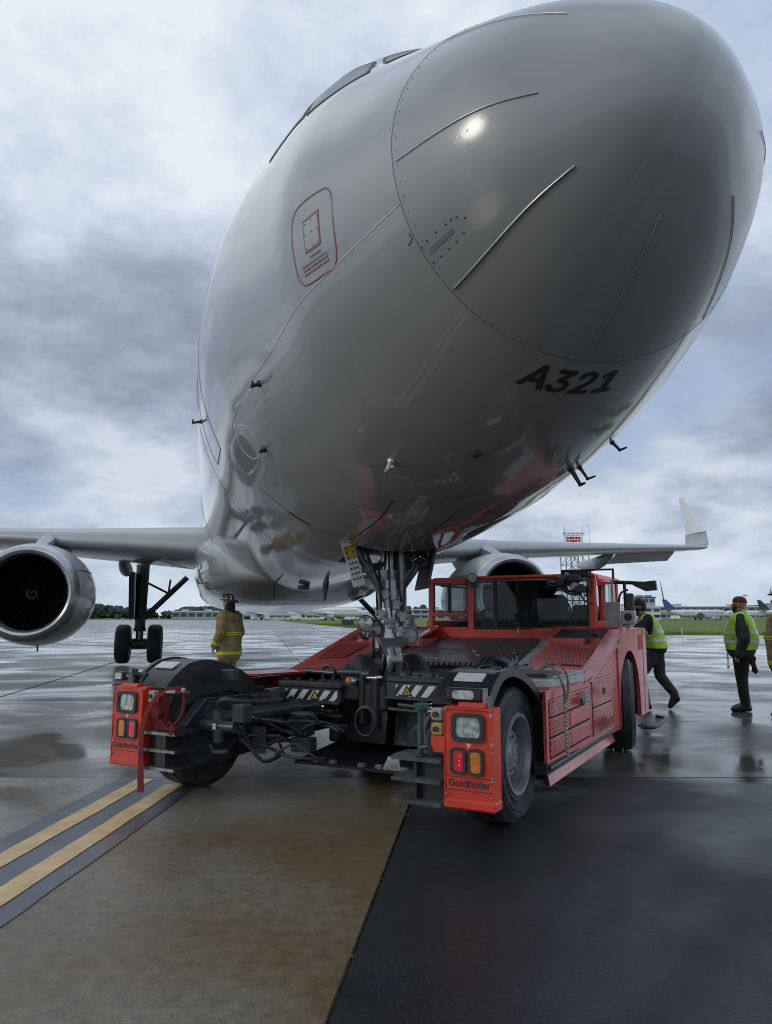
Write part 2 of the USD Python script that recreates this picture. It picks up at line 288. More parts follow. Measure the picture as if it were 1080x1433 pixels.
def wet_ground(name, col_a, col_b, scale, wet, speck=0., streak=0., dry=.5, bmp=.12, bs=55., rough_lo=.03, cut=.0, vary=0., stain=None):
    """paving under a film of rain: grain, blotches, and a gloss that comes and goes with the film's depth"""
    n = {"g": ("geometry", {}), "oi": ("object_info", {}), "n1": ("noise_texture", {"scale": scale, "detail": 8.0, "roughness": .6}), "n2": ("noise_texture", {"scale": 95.0, "detail": 3.0}), "n3": ("noise_texture", {"scale": .42, "detail": 5.0, "roughness": .55, "distortion": .5}),
         "r1": ("rgb_ramp", {"ramp": [(0, tuple(col_b)), (.35, tuple(col_b)), (.66, tuple(col_a)), (1, tuple(col_a))]}),
         "gm": ("map_range", {"from_min": .28, "from_max": .72, "to_min": .50, "to_max": 1.50}), "gc": ("mix_color", {"blend_type": "multiply", "fac": 1.0, "use_clamp": False}), "om": ("map_range", {"to_min": .72, "to_max": 1.22}), "ow": ("math", {"math_type": "multiply_add", "value2": vary, "value3": -vary / 2}), "os": ("math", {"math_type": "add"}), "oc": ("mix_color", {"blend_type": "multiply", "fac": 1.0, "use_clamp": False}),
         "st": ("mapping", {"scale": (.40, 1.5, 1.)}), "n4": ("noise_texture", {"scale": 1.0, "detail": 5.0, "roughness": .6}), "sum": ("math", {"math_type": "multiply_add", "value2": streak}),
         "wr": ("map_range", {"from_min": .40 - cut + streak * .5, "from_max": .62 - cut + streak * .5, "to_min": dry, "to_max": rough_lo, "clamp": True}),
         "bh": ("math", {"math_type": "multiply"}), "bw": ("map_range", {"from_min": .42 - cut + streak * .5, "from_max": .60 - cut + streak * .5, "to_min": 1.0, "to_max": .10, "clamp": True}), "b": ("bump", {"strength": bmp, "distance": .01}),
         "bn": ("noise_texture", {"scale": bs, "detail": 5.0, "roughness": .65}), "p": ("principled_bsdf", {"ior": 1.4, "specular_ior_level": wet})}
    l = [("g.position", "n1.vector"), ("g.position", "n2.vector"), ("g.position", "n3.vector"), ("n1.fac", "r1.fac"), ("n2.fac", "gm.value"), ("r1.color", "gc.a"), ("gm.result", "gc.b"), ("oi.random", "om.value"), ("gc.result", "oc.a"), ("om.result", "oc.b"),
         ("g.position", "st.vector"), ("st.vector", "n4.vector"), ("n4.fac", "sum.value1"), ("n3.fac", "sum.value3"), ("oi.random", "ow.value1"), ("sum.value", "os.value1"), ("ow.value", "os.value2"), ("os.value", "wr.value"), ("wr.result", "p.roughness"), ("os.value", "bw.value"), ("g.position", "bn.vector"), ("bn.fac", "bh.value1"), ("bw.result", "bh.value2"), ("bh.value", "b.height"), ("b.normal", "p.normal")]
    src = "oc.result"
    if speck > 0:
        n["sv"] = ("voronoi_texture", {"scale": 115.0}); n["sw"] = ("separate_color", {}); n["s1"] = ("math", {"math_type": "greater_than", "value2": .93}); n["s2"] = ("math", {"math_type": "less_than", "value2": .28}); n["s3"] = ("math", {"math_type": "multiply"}); n["sm"] = ("mix_color", {"b": (speck, speck, speck * .95)})
        l += [("g.position", "sv.vector"), ("sv.color", "sw.color"), ("sw.r", "s1.value1"), ("sv.distance", "s2.value1"), ("s1.value", "s3.value1"), ("s2.value", "s3.value2"), ("s3.value", "sm.fac"), (src, "sm.a")]; src = "sm.result"
    if stain is not None:                       # broad rusty stain whose edge wanders
        n["t1"] = ("separate_xyz", {}); n["t2"] = ("math", {"math_type": "multiply_add", "value2": .13, "value3": .17}); n["t3"] = ("noise_texture", {"scale": .75, "detail": 9.0, "roughness": .58}); n["t4"] = ("math", {"math_type": "add"})
        n["t5"] = ("map_range", {"from_min": .34, "from_max": .64, "to_min": 0., "to_max": .95, "clamp": True}); n["t6"] = ("mix_color", {"b": tuple(stain)}); n["t7"] = ("noise_texture", {"scale": 13., "detail": 6.0, "roughness": .7}); n["t8"] = ("map_range", {"from_min": .3, "from_max": .7, "to_min": .62, "to_max": 1.30}); n["t9"] = ("mix_color", {"blend_type": "multiply", "fac": 1.0, "use_clamp": False})
        l += [("g.position", "t1.vector"), ("t1.x", "t2.value1"), ("g.position", "t3.vector"), ("t3.fac", "t4.value1"), ("t2.value", "t4.value2"), ("t4.value", "t5.value"), ("t5.result", "t6.fac"), (src, "t6.a"), ("g.position", "t7.vector"), ("t7.fac", "t8.value"), ("t6.result", "t9.a"), ("t8.result", "t9.b")]; src = "t9.result"
    l.append((src, "p.base_color"))
    LOOK[name] = usdkit.material(stage, f'/World/Looks/{name}', n, l, surface="p.BSDF")
wet_ground('concrete_near', (.215, .200, .172), (.165, .150, .125), 3.0, .55, dry=.38, bmp=.30, bs=140., rough_lo=.09, cut=.0, stain=(.125, .086, .040))
wet_ground('concrete_mid', (.135, .122, .102), (.060, .054, .044), 1.1, .6, streak=.25, dry=.36, bmp=.24, bs=90., rough_lo=.04, cut=-.02, vary=.10)
wet_ground('concrete_wet', (.175, .165, .150), (.09, .085, .078), .5, .6, streak=.30, dry=.36, bmp=.16, rough_lo=.04, vary=.16)
wet_ground('concrete_dark', (.075, .070, .063), (.032, .030, .027), 1.1, .6, streak=.2, dry=.34, bmp=.24, bs=90., rough_lo=.05, vary=.10)
wet_ground('asphalt_wet', (.017, .018, .020), (.009, .0095, .011), .7, .5, speck=.17, dry=.56, bmp=.50, bs=110., rough_lo=.14, cut=.0)
wet_ground('joint_filler', (.030, .030, .030), (.018, .018, .018), 2., .4, dry=.5)
mat('paint_yellow', (.74, .52, .25), .42, 0, .2, .2, .25, 5., dark=(.56, .36, .14), bump=.25, bscale=90, dirt=.55)
mat('paint_black', (.055, .062, .072), .30, 0, .3, .15, .25, 3., bump=.25, bscale=90)
LOOK['grass'] = usdkit.material(stage, '/World/Looks/grass', {"g": ("geometry", {}), "n": ("noise_texture", {"scale": .25, "detail": 8.0, "roughness": .7}), "n2": ("noise_texture", {"scale": 6.0, "detail": 4.0}), "r": ("rgb_ramp", {"ramp": [(0, (.085, .13, .02)), (.38, (.10, .155, .026)), (.6, (.16, .22, .036)), (1, (.19, .23, .06))]}),
    "m": ("mix_color", {"blend_type": "multiply", "fac": .6}), "b": ("bump", {"strength": .6, "distance": .1}), "p": ("principled_bsdf", {"roughness": .8, "specular_ior_level": .2})},
    [("g.position", "n.vector"), ("g.position", "n2.vector"), ("n.fac", "r.fac"), ("r.color", "m.a"), ("n2.color", "m.b"), ("r.color", "p.base_color"), ("n2.fac", "b.height"), ("b.normal", "p.normal")], surface="p.BSDF")

# ------------------------------------------------------------------ ground
def sheet(poly, z, t=.0):
    g = poly if isinstance(poly, (Polygon,)) else Polygon(poly)
    if t: return moved(trimesh.creation.extrude_polygon(g, t, engine='earcut'), (0, 0, z - t))
    v, f = trimesh.creation.triangulate_polygon(g, engine='earcut'); m = trimesh.Trimesh(np.c_[v, np.full(len(v), z)], f, process=False)
    if m.face_normals[0][2] < 0: m.invert()
    return m
APRON = [(-420, -40), (60, -40), (60, 58), (22, 61.2), (14.5, 68), (-2.1, 89.7), (-33.5, 250), (-60, 420), (-420, 420)]
single('terrain', sheet([(-3500, -300), (3500, -300), (3500, 4500), (-3500, 4500)], -.10), 'grass', 'flat grass terrain reaching out to the horizon', kind='structure')
single('apron_bed', sheet([(p[0] * 1.0, p[1]) for p in APRON], -.022), 'joint_filler', 'dark jointing bed under the apron slabs', kind='structure')
def lx(k, y):                                   # longitudinal joints of the apron
    if y <= 7.03: return .0 + 6. * k - .2175 + (y - 2.891) * .1268 + .31
    off = {1: -.45}.get(k, 0)
    return -2.44 + 6. * k + off - .165 * (y - 22.34)
rows = [-9.5, -4., 1.4, 7.03, 13.27, 18.83, 25.24, 31.4, 37.6, 43.8, 50, 56.2, 62.4, 70, 80, 92, 106]
apron_poly = Polygon(APRON)
apron = thing('apron', 'wet concrete apron of large slabs', kind='structure')
nslab = 0
L0 = lambda y: -.2175 + (y - 2.891) * .1268
for r in range(len(rows) - 1):
    y0, y1 = rows[r], rows[r + 1]
    for k in range(-8, 10):
        if r < 3:
            if k > 0: continue
            a0, a1 = (L0(y0) + 6 * (k - 1), L0(y1) + 6 * (k - 1)); b0, b1 = (L0(y0) + 6 * k, L0(y1) + 6 * k)
        else:
            a0, a1, b0, b1 = lx(k - 1, y0 + 1e-3), lx(k - 1, y1), lx(k, y0 + 1e-3), lx(k, y1)
        q = Polygon([(a0, y0), (b0, y0), (b1, y1), (a1, y1)]).intersection(apron_poly)
        if q.is_empty or q.area < 1: continue
        q = q.buffer(-.007 if y0 < 12 else -.03, join_style=2)
        if q.is_empty or not isinstance(q, Polygon): continue
        lim = .75 * y1 + 5
        if abs((a0 + b0) / 2) > max(lim, 14): continue
        part(apron, 'concrete_slab', sheet(q, 0.0 + float(rng.uniform(-.002, .002)), .08), 'concrete_near' if r < 3 else ('concrete_mid' if k < 1 else 'concrete_dark') if r < 5 else 'concrete_wet', smooth=False); nslab += 1
far = apron_poly.difference(Polygon([(lx(-8, 7), -9.6), (60, -9.6), (60, 106), (-200, 106)]).buffer(0)) if False else apron_poly.intersection(sbox(-500, 106, 100, 500))
for g in getattr(far, 'geoms', [far]): part(apron, 'far_paving', sheet(g, 0.001, .08), 'concrete_wet', smooth=False)
side = apron_poly.intersection(sbox(-500, -45, 100, 106))
side = side.difference(shapely.union_all([Polygon([(-max(.75 * rows[r + 1] + 8, 17), rows[r]), (max(.75 * rows[r + 1] + 8, 17), rows[r]), (max(.75 * rows[r + 1] + 8, 17), rows[r + 1]), (-max(.75 * rows[r + 1] + 8, 17), rows[r + 1])]) for r in range(len(rows) - 1)]))
for g in getattr(side, 'geoms', [side]): part(apron, 'side_paving', sheet(g, -.006, .05), 'concrete_wet', smooth=False)
single('asphalt_strip', sheet([(L0(-9.5) + .012, -9.5), (18, -9.5), (18, 7.06), (L0(7.0) + .012, 7.0)], .0, .08), 'asphalt_wet', 'black wet asphalt strip beside the brown concrete slab', kind='structure')
def ragged(p0, p1, n, amp, seed):
    r = np.random.default_rng(seed); t = np.linspace(0, 1, n); p0, p1 = np.array(p0), np.array(p1); d = (p1 - p0) / np.linalg.norm(p1 - p0); w = np.array([d[1], -d[0]]); o = (meshkit.fbm(np.stack([t * n / 5, t * 0 + seed, t * 0], 1), 3, seed) - .5) * 2 * amp + r.normal(0, amp * .22, n)
    return p0 + t[:, None] * (p1 - p0) + o[:, None] * w
a_, b_ = ragged((L0(-9) - .010, -9), (L0(7) - .010, 7), 420, .014, 3), ragged((L0(-9) + .016, -9), (L0(7) + .016, 7), 420, .016, 5)
single('seam_sealant', sheet(Polygon(np.vstack([a_, b_[::-1]])).buffer(0).geoms[0] if hasattr(Polygon(np.vstack([a_, b_[::-1]])).buffer(0), 'geoms') else Polygon(np.vstack([a_, b_[::-1]])).buffer(0), .004), 'joint_filler', 'ragged black sealant line between brown concrete and asphalt', kind='structure', smooth=False)
chips = []
rc = np.random.default_rng(9)
for k in range(45):
    y = rc.uniform(1.5, 6.8); x = L0(y) + rc.normal(-.01, .012); s_ = rc.uniform(.003, .009); chips.append(sheet(Polygon([(x + s_ * rc.uniform(.5, 1.6) * math.cos(a), y + 2.2 * s_ * rc.uniform(.5, 1.4) * math.sin(a)) for a in np.linspace(0, 5.2, 6)]).convex_hull, .0065))
single('seam_chips', cat(chips), 'concrete_near', 'pale chipped concrete along the black seam', kind='stuff', smooth=False); meta(stage.GetPrimAtPath('/World/seam_chips'), cat='chips')
def stripe(xa, xb, y0, y1, z, seed):
    a = ragged((ln(xa, y0), y0), (ln(xa, y1), y1), 260, .006, seed); b = ragged((ln(xb, y0), y0), (ln(xb, y1), y1), 260, .006, seed + 1); q = Polygon(np.vstack([a, b[::-1]])).buffer(0); return sheet(max(getattr(q, 'geoms', [q]), key=lambda g: g.area), z)
def ln(x48, y): return x48 + (y - 4.8) * .064
tl = thing('taxiway_line', 'double yellow taxiway line on black bands ending under the tug', 'ground marking')
part(tl, 'black_band', stripe(-2.54, -1.735, -9, 7.0, .0065, 21), 'paint_black', False)
part(tl, 'yellow_stripe', stripe(-2.365, -2.21, -9, 6.93, .0105, 31), 'paint_yellow', False)
part(tl, 'yellow_stripe', stripe(-2.03, -1.875, -9, 6.7, .0105, 41), 'paint_yellow', False)
# verge of longer grass along the paving edge
def tufts(n, seed, region):
    r = np.random.default_rng(seed); V, F = [], []
    for x, y in region(r, n):
        h = r.uniform(-.04, .06); a = r.uniform(0, np.pi); d = np.array([np.cos(a), np.sin(a)]) * r.uniform(.03, .10); l = r.normal(0, .05, 2); b = len(V)
        V += [(x - d[0], y - d[1], -.10), (x + d[0], y + d[1], -.10), (x + l[0], y + l[1], h)]; F.append((b, b + 1, b + 2))
    return trimesh.Trimesh(np.array(V), np.array(F), process=False)
def verge(r, n):
    out = []
    edge = [(60, 58), (22, 61.2), (14.5, 68), (-2.1, 89.7), (-20, 180)]
    seg = np.array([np.hypot(b[0] - a[0], b[1] - a[1]) for a, b in zip(edge, edge[1:])]); 
    for k in r.choice(len(seg), n, p=seg / seg.sum()):
        a, b = np.array(edge[k], float), np.array(edge[k + 1], float); t = r.uniform(); d = (b - a) / seg[k]; nrm = np.array([-d[1], d[0]]); nrm = nrm if nrm[1] > 0 or nrm[0] > 0 else -nrm
        if k >= 3: nrm = np.array([abs(nrm[0]), abs(nrm[1])])
        out.append(a + t * (b - a) + nrm * (.1 + abs(r.normal(0, 9))))
    return out
single('grass_verge', tufts(26000, 3, verge), 'grass', 'mown green grass beyond the apron edge', 'grass', kind='stuff', smooth=False)
# ------------------------------------------------------------------ the airliner: x aft of the nose, y to its right, z up
_X0, _Y0, _A, _B, _DZ = 1.19057, 2.50385, .231054, .0109479, .0585588
def plane_world(x, y, z):
    x = x - 21.97; x2 = x * math.cos(_B) + z * math.sin(_B); z2 = -x * math.sin(_B) + z * math.cos(_B) + _DZ; x = x2 + 21.97
    return np.array([_X0 - x * math.sin(_A) - y * math.cos(_A), _Y0 + x * math.cos(_A) - y * math.sin(_A), z2])
_o = plane_world(0, 0, 0); _e = [plane_world(*q) - _o for q in ((1, 0, 0), (0, 1, 0), (0, 0, 1))]
PLANE = Gf.Matrix4d(*_e[0], 0, *_e[1], 0, *_e[2], 0, *_o, 1)
airliner = thing('airliner', 'silver grey twin-engine airliner whose nose towers over the red tug', 'airliner', matrix=PLANE)
ST = np.array([[0.0,-0.6,-0.6,0.0,-0.6],[0.05,-0.4,-0.8,0.2,-0.6],[0.2,-0.175,-0.99,0.405,-0.58],[0.5,0.10,-1.225,0.71,-0.50],[1.0,0.44,-1.47,0.986,-0.455],[1.5,0.745,-1.63,1.2,-0.37],[2.0,1.09,-1.747,1.39,-0.29],[2.5,1.50,-1.85,1.50,-0.245],[3.0,1.66,-1.908,1.62,-0.182],[3.5,1.855,-1.958,1.735,-0.13],[4.0,1.946,-1.98,1.835,-0.086],[5.0,2.031,-2.041,1.919,-0.047],[6.0,2.07,-2.07,1.945,-0.02],[7.0,2.07,-2.07,1.975,0.0],[10,2.07,-2.07,1.975,0.0],[20,2.07,-2.07,1.975,0],[30,2.07,-2.07,1.975,0],[33,2.07,-1.75,1.93,.05],[37,2.03,-.75,1.6,.4],[41,1.9,.45,1.0,1.1],[44.3,1.5,1.15,.15,1.32]])
ZC = 3.83; SQ = [PchipInterpolator(np.sqrt(ST[:, 0]), ST[:, k]) for k in (1, 2, 3, 4)]
def S(x, th, off=0.):
    x, th = np.broadcast_arrays(np.asarray(x, float), np.asarray(th, float)); q = np.sqrt(np.maximum(x, 0)); zt, zb, hw, zm = [g(q) for g in SQ]; s = np.sin(th)
    p = np.stack([x, hw * np.cos(th), ZC + zm + np.where(s > 0, (zt - zm) * s, (zm - zb) * s)], -1)
    if off:
        e = 1e-3; a = S(x + e, th) - S(np.maximum(x - e, 0), th); b = S(x, th + e) - S(x, th - e); n = np.cross(b, a); n /= np.linalg.norm(n, axis=-1, keepdims=True)
        c = np.stack([np.zeros_like(x), np.cos(th), np.sin(th)], -1); n = np.where((n * c).sum(-1, keepdims=True) < -1e-9, -n, n); p = p + off * n
    return p
R_ = np.radians
def surf_pts(path, step=.04):
    """densely sampled (x, theta in degrees) path"""
    out = []
    for a, b in zip(path, path[1:]):
        d = np.linalg.norm(S(a[0], R_(a[1])) - S(b[0], R_(b[1]))); n = max(2, int(d / step) + 1)
        t = np.linspace(0, 1, n, endpoint=False)[:, None]; out.append(np.array(a) + t * (np.array(b) - np.array(a)))
    out.append(np.array([path[-1]], float)); return np.vstack(out)
def curve(path, n=10):
    P = np.asarray(path, float); t = np.r_[0, np.cumsum(np.hypot(np.diff(P[:, 0]), np.diff(P[:, 1]) / 40))]; q = np.linspace(0, t[-1], n * (len(P) - 1) + 1)
    f = CubicSpline if len(P) < 9 else PchipInterpolator
    return np.stack([f(t, P[:, k])(q) for k in (0, 1)], 1)
def ribbon(path, w, off=.003, closed=False, t=.003):
    P = surf_pts(list(map(tuple, path)) + ([tuple(path[0])] if closed else [])); A = S(P[:, 0], R_(P[:, 1]), off); N = S(P[:, 0], R_(P[:, 1]), off + .01) - A; N /= np.linalg.norm(N, axis=1, keepdims=True)
    if closed: A[-1] = A[0]; N[-1] = N[0]
    T = np.gradient(A, axis=0)
    if closed: T[0] = T[-1] = A[1] - A[-2]
    T /= np.maximum(np.linalg.norm(T, axis=1, keepdims=True), 1e-9); B = np.cross(N, T) * w / 2
    rings = np.stack([A - B, A + B, A + B - N * (t + off), A - B - N * (t + off)], 1); return loft(rings)
def patch(poly, off, n=14, t=.004):
    """quad patch of the skin: four (x, theta) corners"""
    c = np.array(poly, float); a, b = np.meshgrid(np.linspace(0, 1, n), np.linspace(0, 1, n), indexing='ij'); a, b = a[..., None], b[..., None]
    Q = (c[0] * (1 - a) + c[3] * a) * (1 - b) + (c[1] * (1 - a) + c[2] * a) * b; V = S(Q[..., 0], R_(Q[..., 1]), off).reshape(-1, 3)
    i, j = np.meshgrid(np.arange(n - 1), np.arange(n - 1), indexing='ij'); p = i * n + j; F = np.vstack([np.stack([p, p + 1, p + n + 1], -1).reshape(-1, 3), np.stack([p, p + n + 1, p + n], -1).reshape(-1, 3)])
    m = trimesh.Trimesh(V, F, process=False); out = S(c[:, 0].mean(), R_(c[:, 1].mean()), .1) - S(c[:, 0].mean(), R_(c[:, 1].mean()))
    if m.face_normals.mean(0) @ out < 0: m.invert()
    return m
def on_skin(mesh, x0, th0, sx, st):
    """wraps a flat mesh (x, y -> along the two skin directions) about the point (x0, th0): sx = (dx, dtheta-metres) of its x axis, st of its y axis"""
    m = tm(mesh).subdivide_to_size(.03) if len(tm(mesh).faces) else tm(mesh); v = np.array(m.vertices)
    ds = np.linalg.norm(S(x0, R_(th0) + .01) - S(x0, R_(th0) - .01)) / .02; dl = np.linalg.norm(S(x0 + .01, R_(th0)) - S(x0 - .01, R_(th0))) / .02
    X = x0 + (v[:, 0] * sx[0] + v[:, 1] * st[0]) / dl; T = R_(th0) + (v[:, 0] * sx[1] + v[:, 1] * st[1]) / ds
    A = S(X, T); N = S(X, T, .01) - A; N /= np.linalg.norm(N, axis=1, keepdims=True); m = trimesh.Trimesh(A + N * (v[:, 2:] + .002), m.faces, process=False)
    return m
NT = 168; TH = np.linspace(0, 2 * np.pi, NT, endpoint=False)
def body(x0, x1, n, pw=1.):
    xs = x0 + (x1 - x0) * np.linspace(0, 1, n) ** pw; return loft([S(np.full(NT, x), TH) for x in xs])
JX = .952
part(airliner, 'radome', loft([S(np.full(NT, x), TH) for x in np.linspace(.008, np.sqrt(JX - .003), 46) ** 2]), 'radome_paint', 40)
fus = loft([S(np.full(NT, x), TH) for x in np.r_[np.linspace(JX + .003, 6, 110), np.linspace(6.1, 10, 24), np.linspace(11, 44.3, 34)]])
M_ = lambda m: m3.Manifold(m3.Mesh(np.asarray(tm(m).vertices, np.float32), np.asarray(tm(m).faces, np.uint32)))
fus.merge_vertices(); fm = M_(fus)
bay = M_(box(4.62, 5.75, -.40, .40, 1.0, 2.45)); fm = fm - bay
fuselage = part(airliner, 'fuselage', fm, 'silver_paint', 28)
part(airliner, 'gear_bay', [box(4.63, 5.74, -.39, .39, 2.40, 2.44), box(4.60, 4.618, -.39, .39, 1.92, 2.44), box(5.3, 5.34, -.39, .39, 2.15, 2.4), rod((4.7, -.38, 2.2), (4.7, .38, 2.2), .03), rod((4.9, .2, 2.3), (5.6, .2, 2.3), .03), rod((4.9, -.2, 2.3), (5.6, -.2, 2.3), .025)], 'dark_bay')
part(airliner, 'radome_seam', ribbon([(JX, a) for a in np.linspace(-180, 180, 121)], .0045, .001), 'grey_line', True)
fast = []
for a in np.arange(-178, 182, 4.5):
    for dx in (-.03,): fast.append(moved(trimesh.creation.icosphere(0, .0038), S(JX + dx, R_(a), .0)))
part(airliner, 'radome_fastener', fast, 'grey_line', True, kind='stuff')
for a, x0, x1 in ((-5.5, .30, .93), (-45.3, .29, .93), (-89, .285, .90), (-133, .29, .93), (44, .30, .93), (88, .3, .93), (135, .3, .93), (-174.5, .3, .93)):
    big = a in (-45.3,)
    q_ = np.linspace(x0, x1, 26); P = np.stack([q_, a + (2.6 * (1 - (q_ - x0) / (x1 - x0)) ** 2 if a == -45.3 else 0 * q_)], 1); A = S(P[:, 0], R_(P[:, 1]), .004)
    part(airliner, 'lightning_strip', tube(A, .0065 if big else .0025, 6, 0), 'bare_metal', True)
part(airliner, 'sensor_slot', ribbon([(.765, -33.3), (.91, -33.3)], .026, .002), 'grey_line', False)
dots = [moved(trimesh.creation.icosphere(0, .005), S(x, R_(t), .001)) for x, t in [(.72, -31), (.75, -30.6), (.78, -30.5), (.84, -30.3), (.9, -30.4), (.94, -31), (.73, -36), (.78, -36.4), (.83, -36.4), (.88, -36.4), (.93, -36.2), (.69, -33)]]
part(airliner, 'sensor_rivet', dots, 'black_line', kind='stuff')
for x in (1.945, 3.265):
    part(airliner, 'rivet_row', [moved(trimesh.creation.icosphere(0, .0022), S(x, R_(a), .0)) for a in np.arange(-140, 20, 2.2)], 'grey_line', True, kind='stuff')
# the panel framed in red on the nose
frame = [(1.50, -.3), (1.455, -1.8), (1.44, -4), (1.455, -12), (1.475, -16.8), (1.51, -19.6), (1.57, -20.4), (1.80, -20.1), (1.855, -19.2), (1.880, -16.5), (1.865, -6), (1.835, -2.6), (1.77, -.9), (1.60, -.05)]
part(airliner, 'red_frame', ribbon(np.vstack([curve(frame + [frame[0]], 4)[:-1]]), .011, .002, True), 'red_line', True)
part(airliner, 'access_panel', ribbon([(1.572, -4.8), (1.592, -13.0), (1.745, -13.1), (1.728, -5.4)], .011, .002, True), 'red_line', False)
part(airliner, 'access_panel_skin', patch([(1.578, -5.2), (1.597, -12.7), (1.740, -12.8), (1.722, -5.8)], .003), 'silver_paint')
dots = [moved(trimesh.creation.icosphere(0, .004), S(x, R_(t), .004)) for x, t in [(1.59, -5.8), (1.6, -9), (1.61, -12.2), (1.66, -12.3), (1.73, -12.3), (1.725, -9), (1.712, -6.4), (1.65, -6), (1.655, -9)]]
part(airliner, 'panel_rivet', dots, 'black_line', kind='stuff')
rr = np.random.default_rng(4)
for k, t in enumerate((-14.6, -15.9, -16.9, -17.9)):
    x = 1.56 if k else 1.61; segs = []
    while x < (1.80 if k else 1.72):
        w = rr.uniform(.012, .035); segs.append(ribbon([(x, t), (x + w, t + .05)], .010 if k else .013, .002)); x += w + .008
    part(airliner, 'notice_line', segs, 'red_line' if k > 1 else 'grey_line', False)
part(airliner, 'cheat_line', ribbon(np.stack([(q_ := np.linspace(.958, 4.39, 70)), np.polyval(np.polyfit([.958, 1.30, 1.78, 2.39, 3.16, 3.76, 4.39], [-17.0, -19.0, -21.5, -23.6, -26.0, -28.6, -32.0], 3), q_)], 1), .006, .002), 'white_line', True)
part(airliner, 'red_corner_mark', [ribbon([(.965, -27.3), (1.0, -28.2)], .008, .002), ribbon([(.965, -27.3), (.968, -25.4)], .006, .002)], 'red_line', False)
for path, m, w in (([(4.62, -45.5), (4.555, -53), (4.56, -58), (4.545, -64), (4.50, -72)], 'red_line', .016), ([(4.46, -74.4), (3.70, -74.8), (2.93, -72.7)], 'black_line', .012), ([(2.93, -72.7), (2.74, -78), (2.71, -102), (2.93, -107.3)], 'grey_line', .008), ([(4.46, -105.6), (3.70, -105.2), (2.93, -107.3)], 'black_line', .012), ([(2.93, -90), (4.6, -90)], 'black_line', .01),
                   ([(6.3, -80), (6.3, -30), (6.3, 30), (6.3, 60)], 'grey_line', .005)):
    part(airliner, 'panel_joint', ribbon(curve(path, 8), w, .002), m, True)
part(airliner, 'drain_slot', ribbon(curve([(4.56, -56), (4.555, -58.5), (4.55, -62.5)], 6), .030, .004), 'black_line', False)
# lettering under the nose
tx = meshkit.text_mesh('A321', .165, .0015, True); tx = cat([moved(tx, (a, b, c)) for a, b, c in ((0, 0, 0), (.004, .002, .0004))]); v = np.array(tx.vertices); wdt = v[:, 0].max(); v[:, 0] = (v[:, 0] - wdt / 2) * (.51 / wdt); v[:, 0] += v[:, 1] * .10 - .008; v[:, 1] -= .08; tx.vertices = v
part(airliner, 'type_lettering', on_skin(tx, 1.105, -89.7, (0, -1), (-1, 0)), 'black_line', False)
# oval static port plate and the cover beside it
th = np.linspace(0, 2 * np.pi, 28, endpoint=False)
part(airliner, 'oval_plate', ribbon([(3.93 + .27 * math.cos(a), -36.4 + 4.6 * math.sin(a)) for a in th], .012, .002, True), 'white_line', True)
# windscreen
for s in (1, -1):
    A = lambda q: [(x, t if s == 1 else 180 - t) for x, t in q]
    for q in ([(1.74, 52.5), (1.665, 84), (2.13, 85.5), (2.20, 61)], [(1.80, 47.5), (2.19, 57.5), (2.62, 46), (2.26, 33.5)], [(2.33, 33), (2.66, 45), (2.98, 39), (2.86, 27.5)]):
        p = part(airliner, 'windscreen_pane', patch(A(q), .004), 'cockpit_glass'); part(p, 'pane_seal', ribbon(A(q), .022, .005, True), 'black_line', True)
for s in (1, -1):
    for k in range(30):
        x = 7.2 + .82 * k; t0 = np.degrees(math.asin(.40 / 2.07)); t1 = np.degrees(math.asin(.74 / 2.07))
        q = [(x, t0), (x, t1), (x + .23, t1), (x + .23, t0)]; q = [(a, b if s == 1 else 180 - b) for a, b in q]
        part(airliner, 'cabin_window', patch(q, .003, 4), 'cockpit_glass')
    for x in (5.0, 12.6):
        q = [(x, 24), (x + .05, 27), (x + .76, 27), (x + .81, 24), (x + .81, -26), (x + .76, -29), (x + .05, -29), (x, -26)]
        part(airliner, 'door_outline', ribbon([(a, b if s == 1 else 180 - b) for a, b in q], .013, .003, True), 'grey_line', True)
# probes and aerials on the nose
def probe(x, t, l, lean, r, m='gear_dark'):
    a = S(x, R_(t), -.01); n = S(x, R_(t), .1) - S(x, R_(t)); n /= np.linalg.norm(n); f = np.array([-1., 0, 0]); tip = a + n * l; d = f * lean
    base = hull([a + n * .012 + q * .5 for q in np.array([(.09, 0, 0), (-.09, 0, 0), (0, .05, 0), (0, -.05, 0), (.05, .03, .02), (-.05, -.03, -.02)])])
    return part(airliner, 'air_probe', [rod(a, tip, r * 1.5, r), rod(tip + d * .25 - d * .4, tip + d, r, r * .7), sphere(a + n * .012, r * 2.2, 1)], m)
for q in ((3.03, -28, .07, .10, .012), (3.67, -40.5, .05, .05, .014), (2.34, -64.6, .09, .14, .014, 'bare_metal'), (2.26, -113.4, .14, .06, .012), (2.40, -119, .11, .10, .009), (2.35, -130, .09, .08, .009), (1.88, -80.3, .015, .02, .016), (5.9, -14, .10, .12, .012), (3.1, -152, .07, .1, .012)): probe(*q)
part(airliner, 'belly_aerial', [hull([(9.0, -.02, 1.78), (9.4, -.02, 1.78), (9.3, -.008, 1.50), (9.45, -.008, 1.50), (9.0, .02, 1.78), (9.4, .02, 1.78), (9.3, .008, 1.50), (9.45, .008, 1.50)])], 'gear_dark')
for m_ in (hull([(11.2, .6, 1.86), (11.4, .6, 1.86), (11.4, .6, 1.62), (11.48, .6, 1.62), (11.2, .63, 1.86), (11.4, .63, 1.86), (11.4, .63, 1.62), (11.48, .63, 1.62)]), rod((10.0, .25, 1.77), (10.0, .25, 1.70), .10)): part(airliner, 'drain_mast', m_, 'gear_dark')
